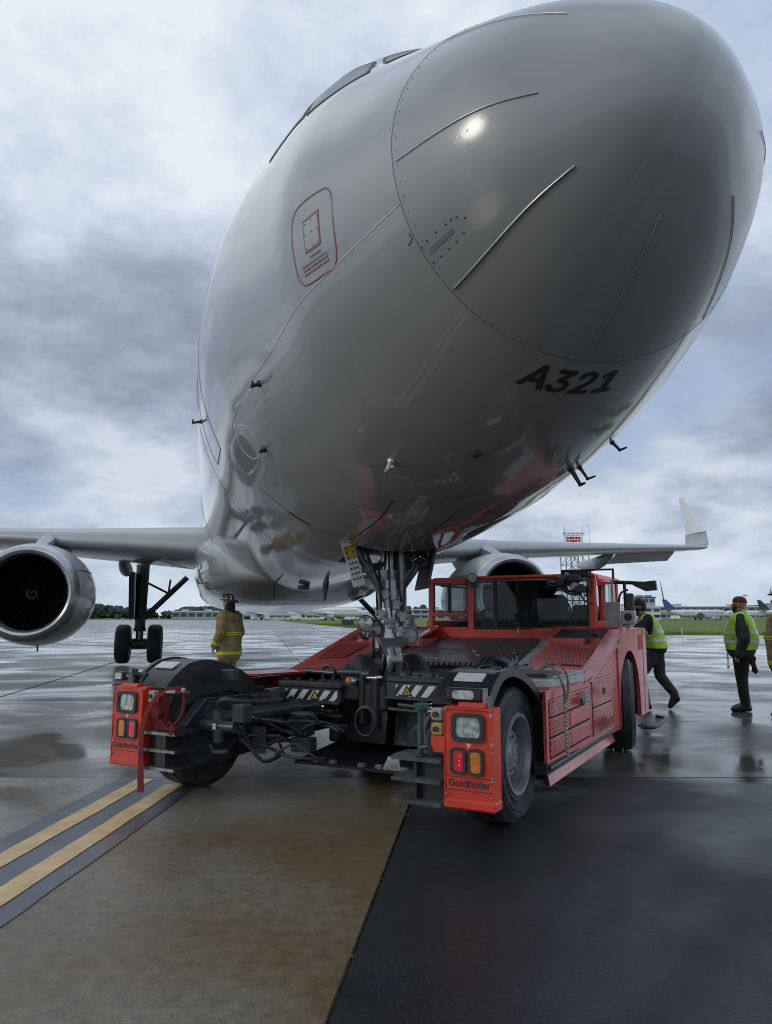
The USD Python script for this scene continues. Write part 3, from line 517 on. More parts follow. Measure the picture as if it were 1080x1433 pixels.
# wing root fairing
def fairing_ring(x, hw, zb, zt, zw, n=72):
    t = np.linspace(0, 2 * np.pi, n, endpoint=False); c, s = np.cos(t), np.sin(t); e = .62
    y = hw * np.sign(c) * np.abs(c) ** e; z = np.where(s > 0, zw + (zt - zw) * np.abs(s) ** e, zw - (zw - zb) * np.abs(s) ** e); return np.stack([np.full(n, x), y, z], 1)
FS = np.array([[10.6, .5, 1.86, 2.1, 2.0], [11.3, 1.15, 1.80, 2.4, 2.1], [12.2, 1.62, 1.70, 2.8, 2.3], [13.2, 1.90, 1.60, 3.0, 2.45], [14.3, 2.04, 1.54, 3.15, 2.55], [16, 2.12, 1.52, 3.2, 2.6], [20, 2.14, 1.52, 3.2, 2.6], [23, 2.1, 1.58, 3.15, 2.6], [25.5, 1.9, 1.75, 3.0, 2.5], [27.5, 1.3, 1.9, 2.7, 2.3]])
fi = [PchipInterpolator(FS[:, 0], FS[:, k]) for k in (1, 2, 3, 4)]
part(airliner, 'belly_fairing', loft([fairing_ring(x, *[g(x) for g in fi]) for x in np.linspace(10.6, 27.5, 60)]), 'silver_paint', 40)
AF = [(0, 0), (.005, .021), (.02, .041), (.06, .064), (.14, .082), (.28, .091), (.42, .088), (.6, .068), (.8, .036), (1, .003), (1, -.003), (.8, -.012), (.6, -.028), (.4, -.042), (.2, -.046), (.08, -.037), (.03, -.026), (.008, -.013)]
def airfoil(le, chord, tc, y, rot=0.):
    P = np.array(AF) * [chord, chord * tc / .14]; 
    return np.array([[le[0] + a, y, le[1] + b] for a, b in P])
def lerp(y, tab): return [float(np.interp(y, [r[0] for r in tab], [r[k] for r in tab])) for k in range(1, len(tab[0]))]
WT = [(1.4, 14.55, 7.0, 2.78, .15), (2.3, 15.05, 6.5, 2.87, .15), (6.4, 17.25, 4.35, 3.24, .12), (17.05, 23.0, 1.62, 4.10, .11)]
for s in (1, -1):
    rings = []
    for y in np.r_[np.linspace(1.4, 6.4, 8), np.linspace(7, 17.05, 10)]:
        x, c, z, tc = lerp(y, WT); rings.append(airfoil((x, z), c, tc, y))
    for a, (dy, dz) in zip((.3, .6, .85, 1), ((.16, .06), (.30, .24), (.37, .5), (.40, .7))):       # curve up into the sharklet
        rings.append(airfoil((23.0 + .35 * a + .2 * a, 4.10 + dz), 1.62 - .25 * a, .10, 17.05 + dy) )
    w = loft(rings)
    if s == -1: w = miry(w)
    wing = part(airliner, 'wing', w, 'wing_grey', 40)
    sk = [airfoil((23.55, 0), 1.30, .09, 0), airfoil((24.35, 0), .78, .085, 0), airfoil((25.1, 0), .42, .08, 0), airfoil((25.3, 0), .26, .05, 0)]; sk2 = []
    for r, (y, z) in zip(sk, ((17.45, 4.79), (17.57, 5.6), (17.70, 6.35), (17.72, 6.50))):
        q = r.copy(); th_ = q[:, 2].copy(); q[:, 1] = y - th_ * .97; q[:, 2] = z + th_ * .2; sk2.append(q)
    w = loft(sk2); w = miry(w) if s == -1 else w
    part(wing, 'sharklet', w, 'far_white', 40)
    # slat joint, flap track fairings, aileron a little down
    for (y, ln_, h_, w_) in ((4.1, 2.2, .42, .34), (8.3, 3.4, .62, .40), (12.4, 2.7, .50, .34)):
        x, c, z, tc = lerp(y, WT); x0 = x + c * .55; rr_ = []
        for a in np.linspace(0, 1, 14):
            e = math.sin(math.pi * min(a * .93 + .04, 1)) ** .6; t = np.linspace(0, 2 * np.pi, 16, endpoint=False)
            rr_.append(np.stack([np.full(16, x0 + a * ln_), y + w_ / 2 * e * np.cos(t), z + .02 - .20 * a - h_ / 2 * e + h_ / 2 * e * np.sin(t)], 1))
        m = loft(rr_); m = miry(m) if s == -1 else m; part(wing, 'flap_track_fairing', m, 'wing_grey', 40)
    pts = []
    for y in (13.0, 16.2):
        x, c, z, tc = lerp(y, WT); pts += [(x + c * .73, y, z + .03), (x + c * .75, y, z - .07), (x + c * 1.02, y, z - .36), (x + c * 1.02, y, z - .35)]
    m = hull(pts); m = miry(m) if s == -1 else m; part(wing, 'aileron', m, 'gear_grey', 30)
    # engine
    ey = 5.52 * s; ez = 1.83; ex = 14.85; eng = UsdGeom.Xform.Define(stage, numbered(airliner, 'engine')); engp = str(eng.GetPath())
    out = [(.02, .86), (.0, .90), (.03, .945), (.12, 1.0), (.26, 1.045)]
    lip = lathe([(.30, .80), (.14, .805), (.05, .83)] + out + [(.30, 1.05)], 'x', 64, (ex, ey, ez)); part(engp, 'intake_lip', lip, 'bare_metal', 50)
    cowl = lathe([(.305, 1.05), (.7, 1.115), (1.3, 1.15), (2.0, 1.13), (2.7, 1.02), (3.2, .90), (3.2, .86), (2.6, .92)], 'x', 64, (ex, ey, ez)); part(engp, 'cowl', cowl, 'wing_grey', 40)
    for a in (-62, 62): part(engp, 'cowl_latch_line', [tube([(ex + q, ey + (r + .003) * math.sin(R_(a)), ez + (r + .003) * math.cos(R_(a))) for q, r in ((.35, 1.06), (.7, 1.115), (1.3, 1.15), (2, 1.13))], .008, 6, 4)], 'grey_line')
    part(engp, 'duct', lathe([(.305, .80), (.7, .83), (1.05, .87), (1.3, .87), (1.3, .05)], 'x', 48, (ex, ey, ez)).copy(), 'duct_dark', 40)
    core = lathe([(2.5, .70), (3.2, .62), (3.9, .46), (4.3, .36), (4.3, .33), (3.9, .36), (4.7, .05)], 'x', 40, (ex, ey, ez)); part(engp, 'core_nozzle', core, 'bare_metal', 40)
    bl = []
    for k in range(36):
        a = 2 * np.pi * k / 36; q = []
        for r, tw, ch in ((.26, .3, .10), (.55, .75, .13), (.85, 1.15, .15)):
            c_, s_ = math.cos(a), math.sin(a); rad = np.array([0, c_, s_]); tan = np.array([0, -s_, c_]); d = np.array([math.cos(tw), 0, 0]) + tan * math.sin(tw)
            o = np.array([ex + 1.05, ey, ez]) + rad * r; q += [o - d * ch / 2, o + d * ch / 2]
        bl.append(trimesh.Trimesh(np.array(q), [[0, 1, 3], [0, 3, 2], [2, 3, 5], [2, 5, 4]], process=False))
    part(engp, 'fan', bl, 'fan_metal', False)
    sp = part(engp, 'spinner', lathe([(.62, .001), (.66, .06), (.78, .14), (.95, .23), (1.1, .28)], 'x', 36, (ex, ey, ez)), 'duct_dark', 40)
    tt = np.linspace(0, 1, 40); part(sp, 'spiral_mark', tube([(ex + .63 + .13 * t, ey + (.02 + .12 * t) * math.cos(7 * t), ez + (.02 + .12 * t) * math.sin(7 * t)) for t in tt], .010, 6, 0), 'grey_line')
    x, c, z, tc = lerp(5.52, WT)
    py = hull([(ex + .9, ey - .10, ez + 1.05), (ex + .9, ey + .10, ez + 1.05), (ex + 1.6, ey - .16, ez + 1.28), (ex + 1.6, ey + .16, ez + 1.28), (x + .3, ey - .20, z + .16), (x + .3, ey + .20, z + .16), (x - .1, ey, z + .12), (x + 2.6, ey - .16, z - .1), (x + 2.6, ey + .16, z - .1), (ex + 3.3, ey - .15, ez + .6), (ex + 3.3, ey + .15, ez + .6), (x + 2.6, ey, z - .35), (ex + .6, ey, ez + 1.04)])
    part(engp, 'pylon', py, 'wing_grey', 40)
    part(engp, 'drain_mast', rod((ex + 1.5, ey, ez - 1.13), (ex + 1.55, ey, ez - 1.27), .02), 'gear_dark')
    # main landing gear
    gp = str(UsdGeom.Xform.Define(stage, numbered(airliner, 'main_gear')).GetPath()); gy = 3.795 * s; gx = 21.97
    for dy in (-.4635, .4635):
        yy = gy + dy; W_ = .21; prof = [(-W_ * .86, .30), (-W_, .40), (-W_ * .97, .50), (-W_ * .80, .555), (-W_ * .5, .582), (0, .586), (W_ * .5, .582), (W_ * .8, .555), (W_ * .97, .50), (W_, .40), (W_ * .86, .30)]
        ty = part(gp, 'tyre', lathe([(a, r) for a, r in prof], 'y', 44, (gx, yy, .586)), 'rubber', 40)
        part(ty, 'rim', lathe([(-.17, .30), (-.14, .27), (-.10, .12), (-.14, .0)], 'y', 30, (gx, yy, .586)).copy(), 'gear_grey', 40); part(ty, 'rim', lathe([(.14, .0), (.10, .12), (.14, .27), (.17, .30)], 'y', 30, (gx, yy, .586)), 'gear_grey', 40)
    part(gp, 'axle', [rod((gx, gy - .5, .586), (gx, gy + .5, .586), .07), box(gx - .1, gx + .1, gy - .1, gy + .1, .48, .70, .03), rod((gx - .02, gy - .22, .586), (gx - .02, gy + .22, .586), .16)], 'gear_dark')
    part(gp, 'oleo_strut', [rod((gx, gy, .58), (gx, gy, 1.25), .11, n=18)], 'gear_grey'); part(gp, 'main_strut', [rod((gx, gy, .98), (gx - .03, gy - .02 * s, 3.0), .155, .20, n=18), rod((gx, gy, .96), (gx, gy, 1.06), .18, n=18)], 'gear_dark')
    part(gp, 'torque_link', [rod((gx + .14, gy, 1.2), (gx + .36, gy, .9), .04), rod((gx + .36, gy, .9), (gx + .12, gy, .64), .04)], 'gear_dark')
    part(gp, 'side_stay', [rod((gx, gy - .1 * s, 1.35), (gx - .05, gy - 1.35 * s, 2.62), .085), rod((gx, gy - .15 * s, 2.45), (gx - .03, gy - .8 * s, 2.12), .035), rod((gx - .03, gy - .8 * s, 2.12), (gx - .05, gy - .85 * s, 2.55), .03)], 'gear_dark')
    part(gp, 'gear_door', hull([(gx - .5, gy + .34 * s, 2.75), (gx + .5, gy + .34 * s, 2.75), (gx - .42, gy + .31 * s, 1.35), (gx + .35, gy + .31 * s, 1.3), (gx - .5, gy + .20 * s, 2.75), (gx + .5, gy + .20 * s, 2.75), (gx - .42, gy + .18 * s, 1.35), (gx + .35, gy + .18 * s, 1.45)]), 'gear_dark')
    # tailplane
    tp = loft([airfoil((39.6, 4.75), 3.6, .10, .3), airfoil((43.2, 5.35), 1.6, .09, 6.2)]); part(airliner, 'tailplane', miry(tp) if s == -1 else tp, 'wing_grey', 40)
fr = []
for x, c, z in ((35.6, 6.2, 5.7), (39.4, 3.6, 9.6), (41.4, 2.3, 11.76)):
    q = airfoil((x, 0), c, .10, 0); fr.append(np.stack([q[:, 0], q[:, 2], np.full(len(q), z)], 1))
part(airliner, 'tail_fin', loft(fr), 'far_white', 40)
# nose landing gear
ng = str(UsdGeom.Xform.Define(stage, numbered(airliner, 'nose_gear')).GetPath()); gx = 5.07; az = .46
for yy in (-.25, .25):
    W_ = .112; ty = part(ng, 'tyre', lathe([(-W_ * .8, .19), (-W_, .27), (-W_ * .9, .335), (-W_ * .5, .375), (0, .382), (W_ * .5, .375), (W_ * .9, .335), (W_, .27), (W_ * .8, .19)], 'y', 40, (gx, yy, az)), 'rubber', 40)
    part(ty, 'rim', lathe([(-.085, .0), (-.06, .08), (-.085, .17), (-.09, .19), (.09, .19), (.085, .17), (.06, .08), (.085, .0)], 'y', 28, (gx, yy, az)), 'gear_grey', 40)
part(ng, 'axle', [rod((gx, -.3, az), (gx, .3, az), .05), rod((gx, 0, az - .08), (gx, 0, az + .16), .10, .08, n=16)], 'gear_dark')
part(ng, 'oleo_piston', rod((gx, 0, az + .05), (gx, 0, 1.0), .062, n=20), 'chrome', 40)
part(ng, 'main_fitting', [rod((gx - .03, 0, .95), (gx - .03, 0, 1.30), .125, .105, n=22), rod((gx - .03, 0, 1.28), (gx - .03, 0, 1.56), .105, .13, n=22), hull([(gx - .1, .12, 1.5), (gx - .1, -.12, 1.5), (gx - .13, 0, 1.42), (gx - .12, .22, 1.66), (gx - .12, -.2, 1.66), (gx, .22, 1.66), (gx, -.2, 1.66), (gx, 0, 1.36)]), rod((gx, 0, 1.50), (gx, 0, 2.4), .085, n=18), rod((gx, 0, .90), (gx, 0, .97), .135, n=22), rod((gx, 0, 1.20), (gx, 0, 1.25), .128, n=22)], 'bare_metal', 40)
part(ng, 'steering_cuff', [rod((gx - .02, -.26, 1.08), (gx - .02, .26, 1.08), .055, n=14), box(gx - .12, gx + .02, -.08, .08, .96, 1.10, .03), rod((gx - .1, .12, 1.08), (gx - .1, .24, 1.08), .075, n=14), sphere((gx - .08, 0, 1.02), .07, 1), box(gx - .12, gx - .04, -.16, -.08, .97, 1.1, .02)], 'gear_grey')
for s in (1, -1):
    part(ng, 'drag_brace', [rod((gx - .06, .05 * s, 1.40), (gx - .16, .43 * s, 1.95), .045), rod((gx - .10, .06 * s, 1.34), (gx - .18, .34 * s, 1.95), .018), rod((gx, .07 * s, 1.44), (gx + .25, .38 * s, 2.1), .03)], 'gear_grey')
    part(ng, 'brace_web', slab([(gx - .02, .07 * s, 1.45), (gx - .26, .36 * s, 1.96), (gx - .22, .18 * s, 1.96), (gx - .02, .05 * s, 1.6)], .012), 'gear_dark')
part(ng, 'torque_link', [rod((gx - .12, .05, .98), (gx - .30, .03, .80), .03), rod((gx - .12, -.05, .98), (gx - .30, -.03, .80), .03), rod((gx - .30, -.05, .80), (gx - .30, .05, .80), .035), rod((gx - .30, .04, .80), (gx - .09, .06, .58), .028), rod((gx - .30, -.04, .80), (gx - .09, -.06, .58), .028)], 'gear_grey')
part(ng, 'tow_fitting', [hull([(gx - .26, -.13, 1.0), (gx - .26, .15, 1.0), (gx - .20, -.06, .84), (gx - .20, .08, .84), (gx - .08, -.13, 1.0), (gx - .08, .15, 1.0), (gx - .08, -.06, .84), (gx - .08, .08, .84)])], 'bare_metal', 20)
for q in ((-.19, .03, 1.14, .035), (-.17, -.10, 1.20, .03), (-.18, .12, 1.22, .03), (-.16, -.04, 1.32, .025), (-.2, -.06, 1.06, .03), (-.17, .07, 1.42, .022)): part(ng, 'valve_fitting', [rod((gx + q[0], q[1] - .05, q[2]), (gx + q[0], q[1] + .05, q[2] + .02), q[3], n=10), box(gx + q[0] - .03, gx + q[0] + .03, q[1] - .03, q[1] + .03, q[2] - .05, q[2] + .05, .01)], 'gear_grey')
for s_ in (1, -1):
    part(ng, 'bay_strut', [rod((gx + .02, .12 * s_, 1.50), (gx + .05, .34 * s_, 2.1), .028), rod((gx - .22, .26 * s_, 1.95), (gx - .05, .10 * s_, 1.62), .02), rod((gx - .24, .05 * s_, 1.9), (gx - .24, .34 * s_, 1.88), .02), tube([(gx - .2, .30 * s_, 1.92), (gx - .22, .22 * s_, 1.7), (gx - .16, .13 * s_, 1.5), (gx - .17, .12 * s_, 1.25)], .012)], 'gear_dark')
part(ng, 'retraction_jack', [rod((gx - .08, -.115, 1.15), (gx - .10, -.10, 2.0), .050, n=14), rod((gx - .1, -.13, 1.1), (gx - .1, -.13, 1.4), .03)], 'gear_grey')
part(ng, 'hydraulic_hose', [tube([(gx - .11, .08, 2.0), (gx - .14, .13, 1.7), (gx - .13, .10, 1.4), (gx - .15, .13, 1.15), (gx - .1, .1, .8)], .012), tube([(gx - .1, -.06, 2.0), (gx - .16, -.05, 1.6), (gx - .14, -.1, 1.3), (gx - .16, -.06, 1.0)], .011), tube([(gx - .1, .02, 1.9), (gx - .17, .03, 1.5), (gx - .14, .0, 1.2)], .010), tube([(gx - .1, .16, 1.1), (gx - .2, .2, 1.0), (gx - .12, .18, .85), (gx, .15, .8)], .013)], 'black_line')
for k, (y, z, r) in enumerate(((.20, 1.80, .095), (-.27, 1.79, .10))):
    lp = part(ng, 'taxi_lamp', [lathe([(.10, .03), (.06, r * .8), (0, r), (-.015, r), (-.012, r * .86), (.02, r * .8)], 'x', 28, (gx - .20, y, z))], 'gear_grey', 40)
    part(lp, 'lamp_glass', lathe([(.0, .001), (.0, r * .84)], 'x', 28, (gx - .195, y, z)), 'lamp_glass' if k == 0 else 'gear_dark', False)
    if k: part(lp, 'lamp_spokes', [rod((gx - .212, y, z), (gx - .212, y + r * math.sin(a), z + r * math.cos(a)), .008) for a in (0, 2.1, 4.2)] + [sphere((gx - .212, y, z), .025, 1), lathe([(-.03, r * .95), (-.015, r * 1.08), (0, r * .95), (-.015, r * .82)], 'x', 30, (gx - .205, y, z))], 'chrome')
    part(lp, 'lamp_arm', rod((gx - .14, y, z), (gx - .02, y * .3, z - .1), .022), 'gear_dark')
for y, z, m in ((.27, 1.14, 'lamp_glass'), (-.17, 1.02, 'lightgrey_box')):
    lp = part(ng, 'turnoff_lamp', [lathe([(.14, .001), (.13, .05), (.02, .075), (0, .08), (-.012, .078)], 'x', 24, (gx - .18, y, z)), rod((gx - .08, y, z), (gx - .02, y * .4, z + .02), .025)], 'gear_dark', 40)
    part(lp, 'lamp_glass', lathe([(-.02, .001), (-.012, .045), (0, .074)], 'x', 24, (gx - .18, y, z)), m, 40)
for s in (1, -1):
    ty_, by_ = (.545, .415) if s == 1 else (-.40, -.30)
    d = part(ng, 'gear_door', hull([(x + (.30 if s == 1 else .55) * q, y - s * k - (.08 if s == 1 else .03) * q, z) for x, y, z in ((4.64, ty_, 1.93), (4.66, by_, 1.47)) for q in (0, 1) for k in (0, .025)]), 'gear_dark')
    if s == 1:
        o = np.array([4.625, .585, 1.955]); dn = np.array([0, -.135, -.46]); dn /= np.linalg.norm(dn); ac = np.array([0, -.96, .28])
        P = lambda a, b, e=0: o + dn * a + ac * b + np.array([-e, 0, 0])
        part(d, 'placard', hull([P(a, b, e) for a in (0, .51) for b in (0, .115) for e in (0, .012)]), 'white_sticker', False)
        part(d, 'placard_yellow', hull([P(a, b, e) for a in (.12, .245) for b in (.004, .111) for e in (.011, .0145)]), 'warning_yellow', False)
        dk = []
        for i in range(9):
            a = .03 + i * .05
            for b in (.02, .05, .08):
                if (2 <= i <= 4 and b == .05) or i < 2: continue
                dk.append(hull([P(a + q, b + r, e) for q in (0, .018) for r in (0, .016) for e in (.013, .0165)]))
        part(d, 'placard_print', dk, 'black_line', False)
        part(d, 'door_rod', [rod((5.0, .36, 1.62), (5.05, .06, 1.55), .015), rod((4.75, .33, 1.66), (5.0, .05, 1.46), .014)], 'gear_grey')
# ------------------------------------------------------------------ the tug: x to its right, y forward, z up
tug = thing('aircraft_tug', 'red towbarless aircraft tug holding the nose wheels of the airliner', 'aircraft tug', (-.8175, 5.475, 0), -28.4)
UC = .035
def both(name, fn, m, smooth=30, **k):
    for s in (1, -1):
        a = moved(fn if isinstance(fn, trimesh.Trimesh) else tm(cat(fn) if isinstance(fn, list) else fn), (-UC, 0, 0)); part(tug, name, moved(a if s == 1 else mir(a), (UC, 0, 0)), m, smooth, **k)
TYRE = [(-.165, .30), (-.175, .36), (-.172, .42), (-.16, .465), (-.135, .492), (-.06, .50), (-.055, .488), (-.045, .488), (-.04, .501), (.04, .501), (.045, .488), (.055, .488), (.06, .50), (.135, .492), (.16, .465), (.172, .42), (.175, .36), (.165, .30)]
part_ = part
def ring_wheel(c, s, steer=0., k_=1.):
    """one road wheel: tyre, dished steel rim with hand holes and nuts facing side s"""
    RS = trimesh.transformations.rotation_matrix(R_(steer), (0, 0, 1), c) @ trimesh.transformations.scale_matrix(k_, c)
    def part(p, n, m, *a, **k):
        m = cat(m) if isinstance(m, list) else tm(m).copy(); m.apply_transform(RS); return part_(p, n, m, *a, **k)
    w = part(tug, 'wheel', lathe(TYRE, 'x', 64, c), 'rubber_dusty', 40)
    part(w, 'sidewall_ring', [lathe([(s * .176, r), (s * .180, r + .004), (s * .176, r + .008)], 'x', 64, c) for r in (.335, .352, .40, .43, .445)], 'rubber_dusty', 40)
    x = lambda a: s * a
    part(w, 'rim', lathe([(x(.165), .300), (x(.178), .296), (x(.176), .272), (x(.15), .262), (x(.13), .255), (x(.06), .250), (x(.0), .225), (x(-.01), .15)], 'x', 64, c), 'rim_grey', 35)
    part(w, 'hub', lathe([(x(-.01), .172), (x(.09), .170), (x(.108), .160), (x(.112), .10), (x(.122), .085), (x(.13), .06), (x(.132), .001)], 'x', 40, c), 'rim_grey', 35)
    for nut in [rod((c[0] + x(.10), c[1] + .125 * math.cos(a), c[2] + .125 * math.sin(a)), (c[0] + x(.125), c[1] + .125 * math.cos(a), c[2] + .125 * math.sin(a)), .014, n=6) for a in np.linspace(0, 2 * np.pi, 10, endpoint=False)]: part(w, 'wheel_nut', nut, 'steel_edge', False)
    part(w, 'hand_hole', [rod((c[0] + x(.004), c[1] + .195 * math.cos(a), c[2] + .195 * math.sin(a)), (c[0] + x(.022), c[1] + .195 * math.cos(a), c[2] + .195 * math.sin(a)), .020, n=14) for a in np.linspace(.2, 2 * np.pi + .2, 10, endpoint=False)], 'black_line', False)
    part(w, 'rim_back', lathe([(x(-.14), .30), (x(-.12), .25), (x(0), .24), (x(0), .001)], 'x', 40, c), 'tug_black', 40)
RV, FV = .88, 4.28
for s in (1, -1):
    ring_wheel((UC + s * (1.34 if s == 1 else 1.37), RV if s == 1 else .74, .475), s, 0., .95); ring_wheel((UC + s * 1.50, FV, .50), s, 13.)
# mudguards over the rear wheels
def arc(r, a0, a1, n, c=(RV, .5)): return [(c[0] + r * math.cos(a), c[1] + r * math.sin(a)) for a in np.linspace(R_(a0), R_(a1), n)]
FP = smooth_path([(.11, .885, 0), (.25, 1.0, 0), (.40, 1.068, 0), (.56, 1.082, 0), (.73, 1.06, 0), (.98, .99, 0), (1.15, .91, 0), (1.24, .84, 0), (1.255, .77, 0)], 5)[:, :2]; prof = [tuple(q) for q in FP]; inner = [(y * .965 + .88 * .035, q - .022) for y, q in prof][::-1]
g = prism(prof + inner, 'x', 1.225, 1.56); lipo = prism([(y + .002, q + .014) for y, q in prof] + [(y * .90 + .88 * .10, q - .045) for y, q in prof][::-1], 'x', 1.56, 1.595); side_ = prism(prof + [(1.2, .70), (.9, .80), (.3, .78), (.12, .82)], 'x', 1.21, 1.225)
both('mudguard', [g, lipo], 'tug_black'); both('mudguard_skirt', side_, 'tug_black')
both('mudguard_sticker', hull([(u, v, zz + e) for u in (1.30, 1.50) for v, zz in ((.27, 1.020), (.355, 1.058)) for e in (0, .012)]), 'white_sticker', False)
# tail boxes with lamps
def tailbox(s):
    P = lambda m: moved(m if s == 1 else mir(m), (UC, 0, 0))
    b = part(tug, 'tail_box', P(hull([(u, v, z) for u in (1.31, 1.64) for v, z in ((0, .325), (0, .855), (.03, .885), (.125, .885), (.125, .325))])), 'tug_red', 20)
    part(b, 'box_rim', [P(m) for m in (box(1.31, 1.64, -.006, -.001, .872, .884), box(1.31, 1.318, -.006, -.001, .32, .872), box(1.632, 1.64, -.006, -.001, .32, .872))], 'tug_red', False)
    part(b, 'bumper', [P(box(1.303, 1.648, -.012, .12, .272, .330, .010)), P(box(1.31, 1.64, -.016, -.012, .284, .291))], 'tug_red', 20)
    part(b, 'box_cap', P(hull([(u, v, z) for u in (1.40, 1.58) for v, z in ((.01, .885), (.10, .885), (.03, .912), (.09, .912))])), 'tug_red', 20)
    def face(poly, t, d=0): return to_plane(plate2d(poly, t), (0, -d, 0), (1, 0, 0), (0, 0, 1))
    bez = rrect(.215, .170, .03, 1.475, .765).difference(rrect(.165, .122, .03, 1.475, .765))
    part(b, 'headlamp_bezel', P(face(bez, .022)), 'black_line', 20)
    part(b, 'headlamp', P(face(rrect(.165, .122, .028, 1.475, .765), .008)), 'lamp_glass', 20)
    part(b, 'headlamp_rib', [P(box(1.475 + q, 1.477 + q, -.010, -.0075, .706, .824)) for q in np.linspace(-.075, .07, 11)], 'lamp_glass', False)
    for k, (cx, m) in enumerate(((1.408, 'red_lens'), (1.522, 'orange_lens'))):
        part(b, 'lamp_frame', P(face(rrect(.104, .158, .03, cx, .560).difference(rrect(.070, .124, .02, cx, .560)), .018)), 'black_line', 20)
        part(b, 'brake_light' if k == 0 else 'indicator', P(face(rrect(.070, .124, .02, cx, .560), .013)), m, 20, label='lit red brake light' if k == 0 else 'orange indicator')
        part(b, 'lens_rib', [P(box(cx - .03, cx + .03, -.0155, -.013, .51 + q, .513 + q)) for q in np.linspace(0, .1, 8)], m, False)
        if k == 0: part(b, 'light_diode', [P(sphere((cx + .008 + .003 * q, -.0155, .535 + .027 * q), .0055, 1)) for q in range(3)], 'red_led', False)
    t = meshkit.text_mesh('Goldhofer', .040, .0015, True); v = np.array(t.vertices); v[:, 0] *= .275 / v[:, 0].max(); t.vertices = v
    cx = UC + s * 1.475; part(b, 'maker_lettering', to_plane(t, (cx - .1375, -.0015, .408), (1, 0, 0), (0, 0, 1)), 'black_line', False)
    fr_ = rrect(.315, .082, .006, s * 1.475 + UC, .425); part(b, 'lettering_border', to_plane(plate2d(fr_.difference(rrect(.307, .074, .004, s * 1.475 + UC, .425)), .0015), (0, -.001, 0), (1, 0, 0), (0, 0, 1)), 'black_line', False)
    part(b, 'box_bolt', [P(rod((q, 0, z), (q, -.012, z), .009, n=8)) for q, z in ((1.325, .36), (1.625, .36), (1.325, .87), (1.625, .87))], 'steel_edge', False)
    part(b, 'arrow_sticker', P(face(Polygon([(1.455, .668), (1.495, .668), (1.475, .640)]), .002)), 'white_sticker', False)
    part(b, 'chipped_edge', [P(box(1.62, 1.642, -.004, -.0005, z, z + dz)) for z, dz in ((.70, .012), (.66, .02), (.62, .01), (.45, .012), (.47, .008), (.835, .02))], 'rope_white', False)
    # steps beside the box
    st = part(tug, 'step', P(hull([(u, v, z) for z in (.530, .560) for u, v in ((.945, .0), (1.27, -.015), (1.29, .0), (1.29, .24), (.945, .24), (.935, .03))])), 'step_grey' if s == 1 else 'tug_black', 20)
    for z in (.40, .265): part(tug, 'step', P(hull([(u, v, q) for q in (z, z + .028) for u, v in ((.945, .0), (1.27, -.015), (1.29, .0), (1.29, .22), (.945, .22), (.935, .03))])), 'step_grey' if s == 1 else 'tug_black', 20)
    part(tug, 'step_edge', [P(box(.94, 1.285, -.018, -.0155, z + .004, z + .026)) for z in (.530, .40, .265)], 'steel_edge' if s == -1 else 'step_grey', False)
    part(tug, 'step_back', [P(box(1.10, 1.29, .08, .11, .24, .56)), P(box(1.08, 1.10, .03, .2, .25, .55))], 'tug_black', 20)
for s in (1, -1): tailbox(s)
P1 = lambda m: moved(m, (UC, 0, 0)); PL = lambda m: moved(mir(m), (UC, 0, 0))
# things only on the right-hand tail box
for z0, m in ((.795, 'beige_plastic'), (.705, 'yellow_plastic')):
    sw = part(tug, 'switch_box', P1(box(1.225, 1.30, -.015, .05, z0, z0 + .075, .008)), m, 20); part(sw, 'switch_knob', P1(rod((1.262, -.015, z0 + .038), (1.262, -.035, z0 + .038), .018, n=14)), 'black_line', 30)
part(tug, 'red_bracket', P1(hull([(u, v, z) for u in (1.22, 1.31) for v in (0, .08) for z in (.60, .70)])), 'tug_red', 20)
part(tug, 'coolant_pipe', P1(cat([rod((1.12, .05, .58), (1.12, .05, .86), .016), rod((1.155, .05, .60), (1.155, .05, .84), .010), rod((1.135, .05, .85), (1.135, .05, .885), .052, .055)])), 'bluegreen_pipe')
part(tug, 'lamp_cable', P1(cat([tube([(1.225, .0, .83), (1.19, -.01, .78), (1.18, .0, .68), (1.20, .02, .60)], .006), tube([(1.225, .0, .74), (1.195, .0, .70), (1.19, .02, .60)], .006), tube([(1.22, .0, .86), (1.17, .02, .87), (1.14, .05, .80), (1.13, .05, .62)], .005)])), 'cable_grey')
part(tug, 'shackle', P1(cat([tube([(1.15, .0, .56), (1.16, -.01, .62), (1.20, -.01, .63), (1.22, .0, .57)], .014), box(1.10, 1.15, -.01, .03, .56, .60, .006)])), 'tug_grey')
wl = part(tug, 'work_lamp', P1(box(1.29, 1.545, .06, .13, .915, .995, .01)), 'tug_black', 20); part(wl, 'lamp_glass', P1(to_plane(plate2d(rrect(.15, .056, .026, 1.42, .955), .006), (0, .059, 0), (1, 0, 0), (0, 0, 1))), 'lamp_glass', 20)
part(wl, 'lamp_bracket', P1(cat([rod((1.60, .05, .885), (1.60, .05, .955), .016), box(1.55, 1.57, .06, .10, .88, 1.0)])), 'steel_edge')
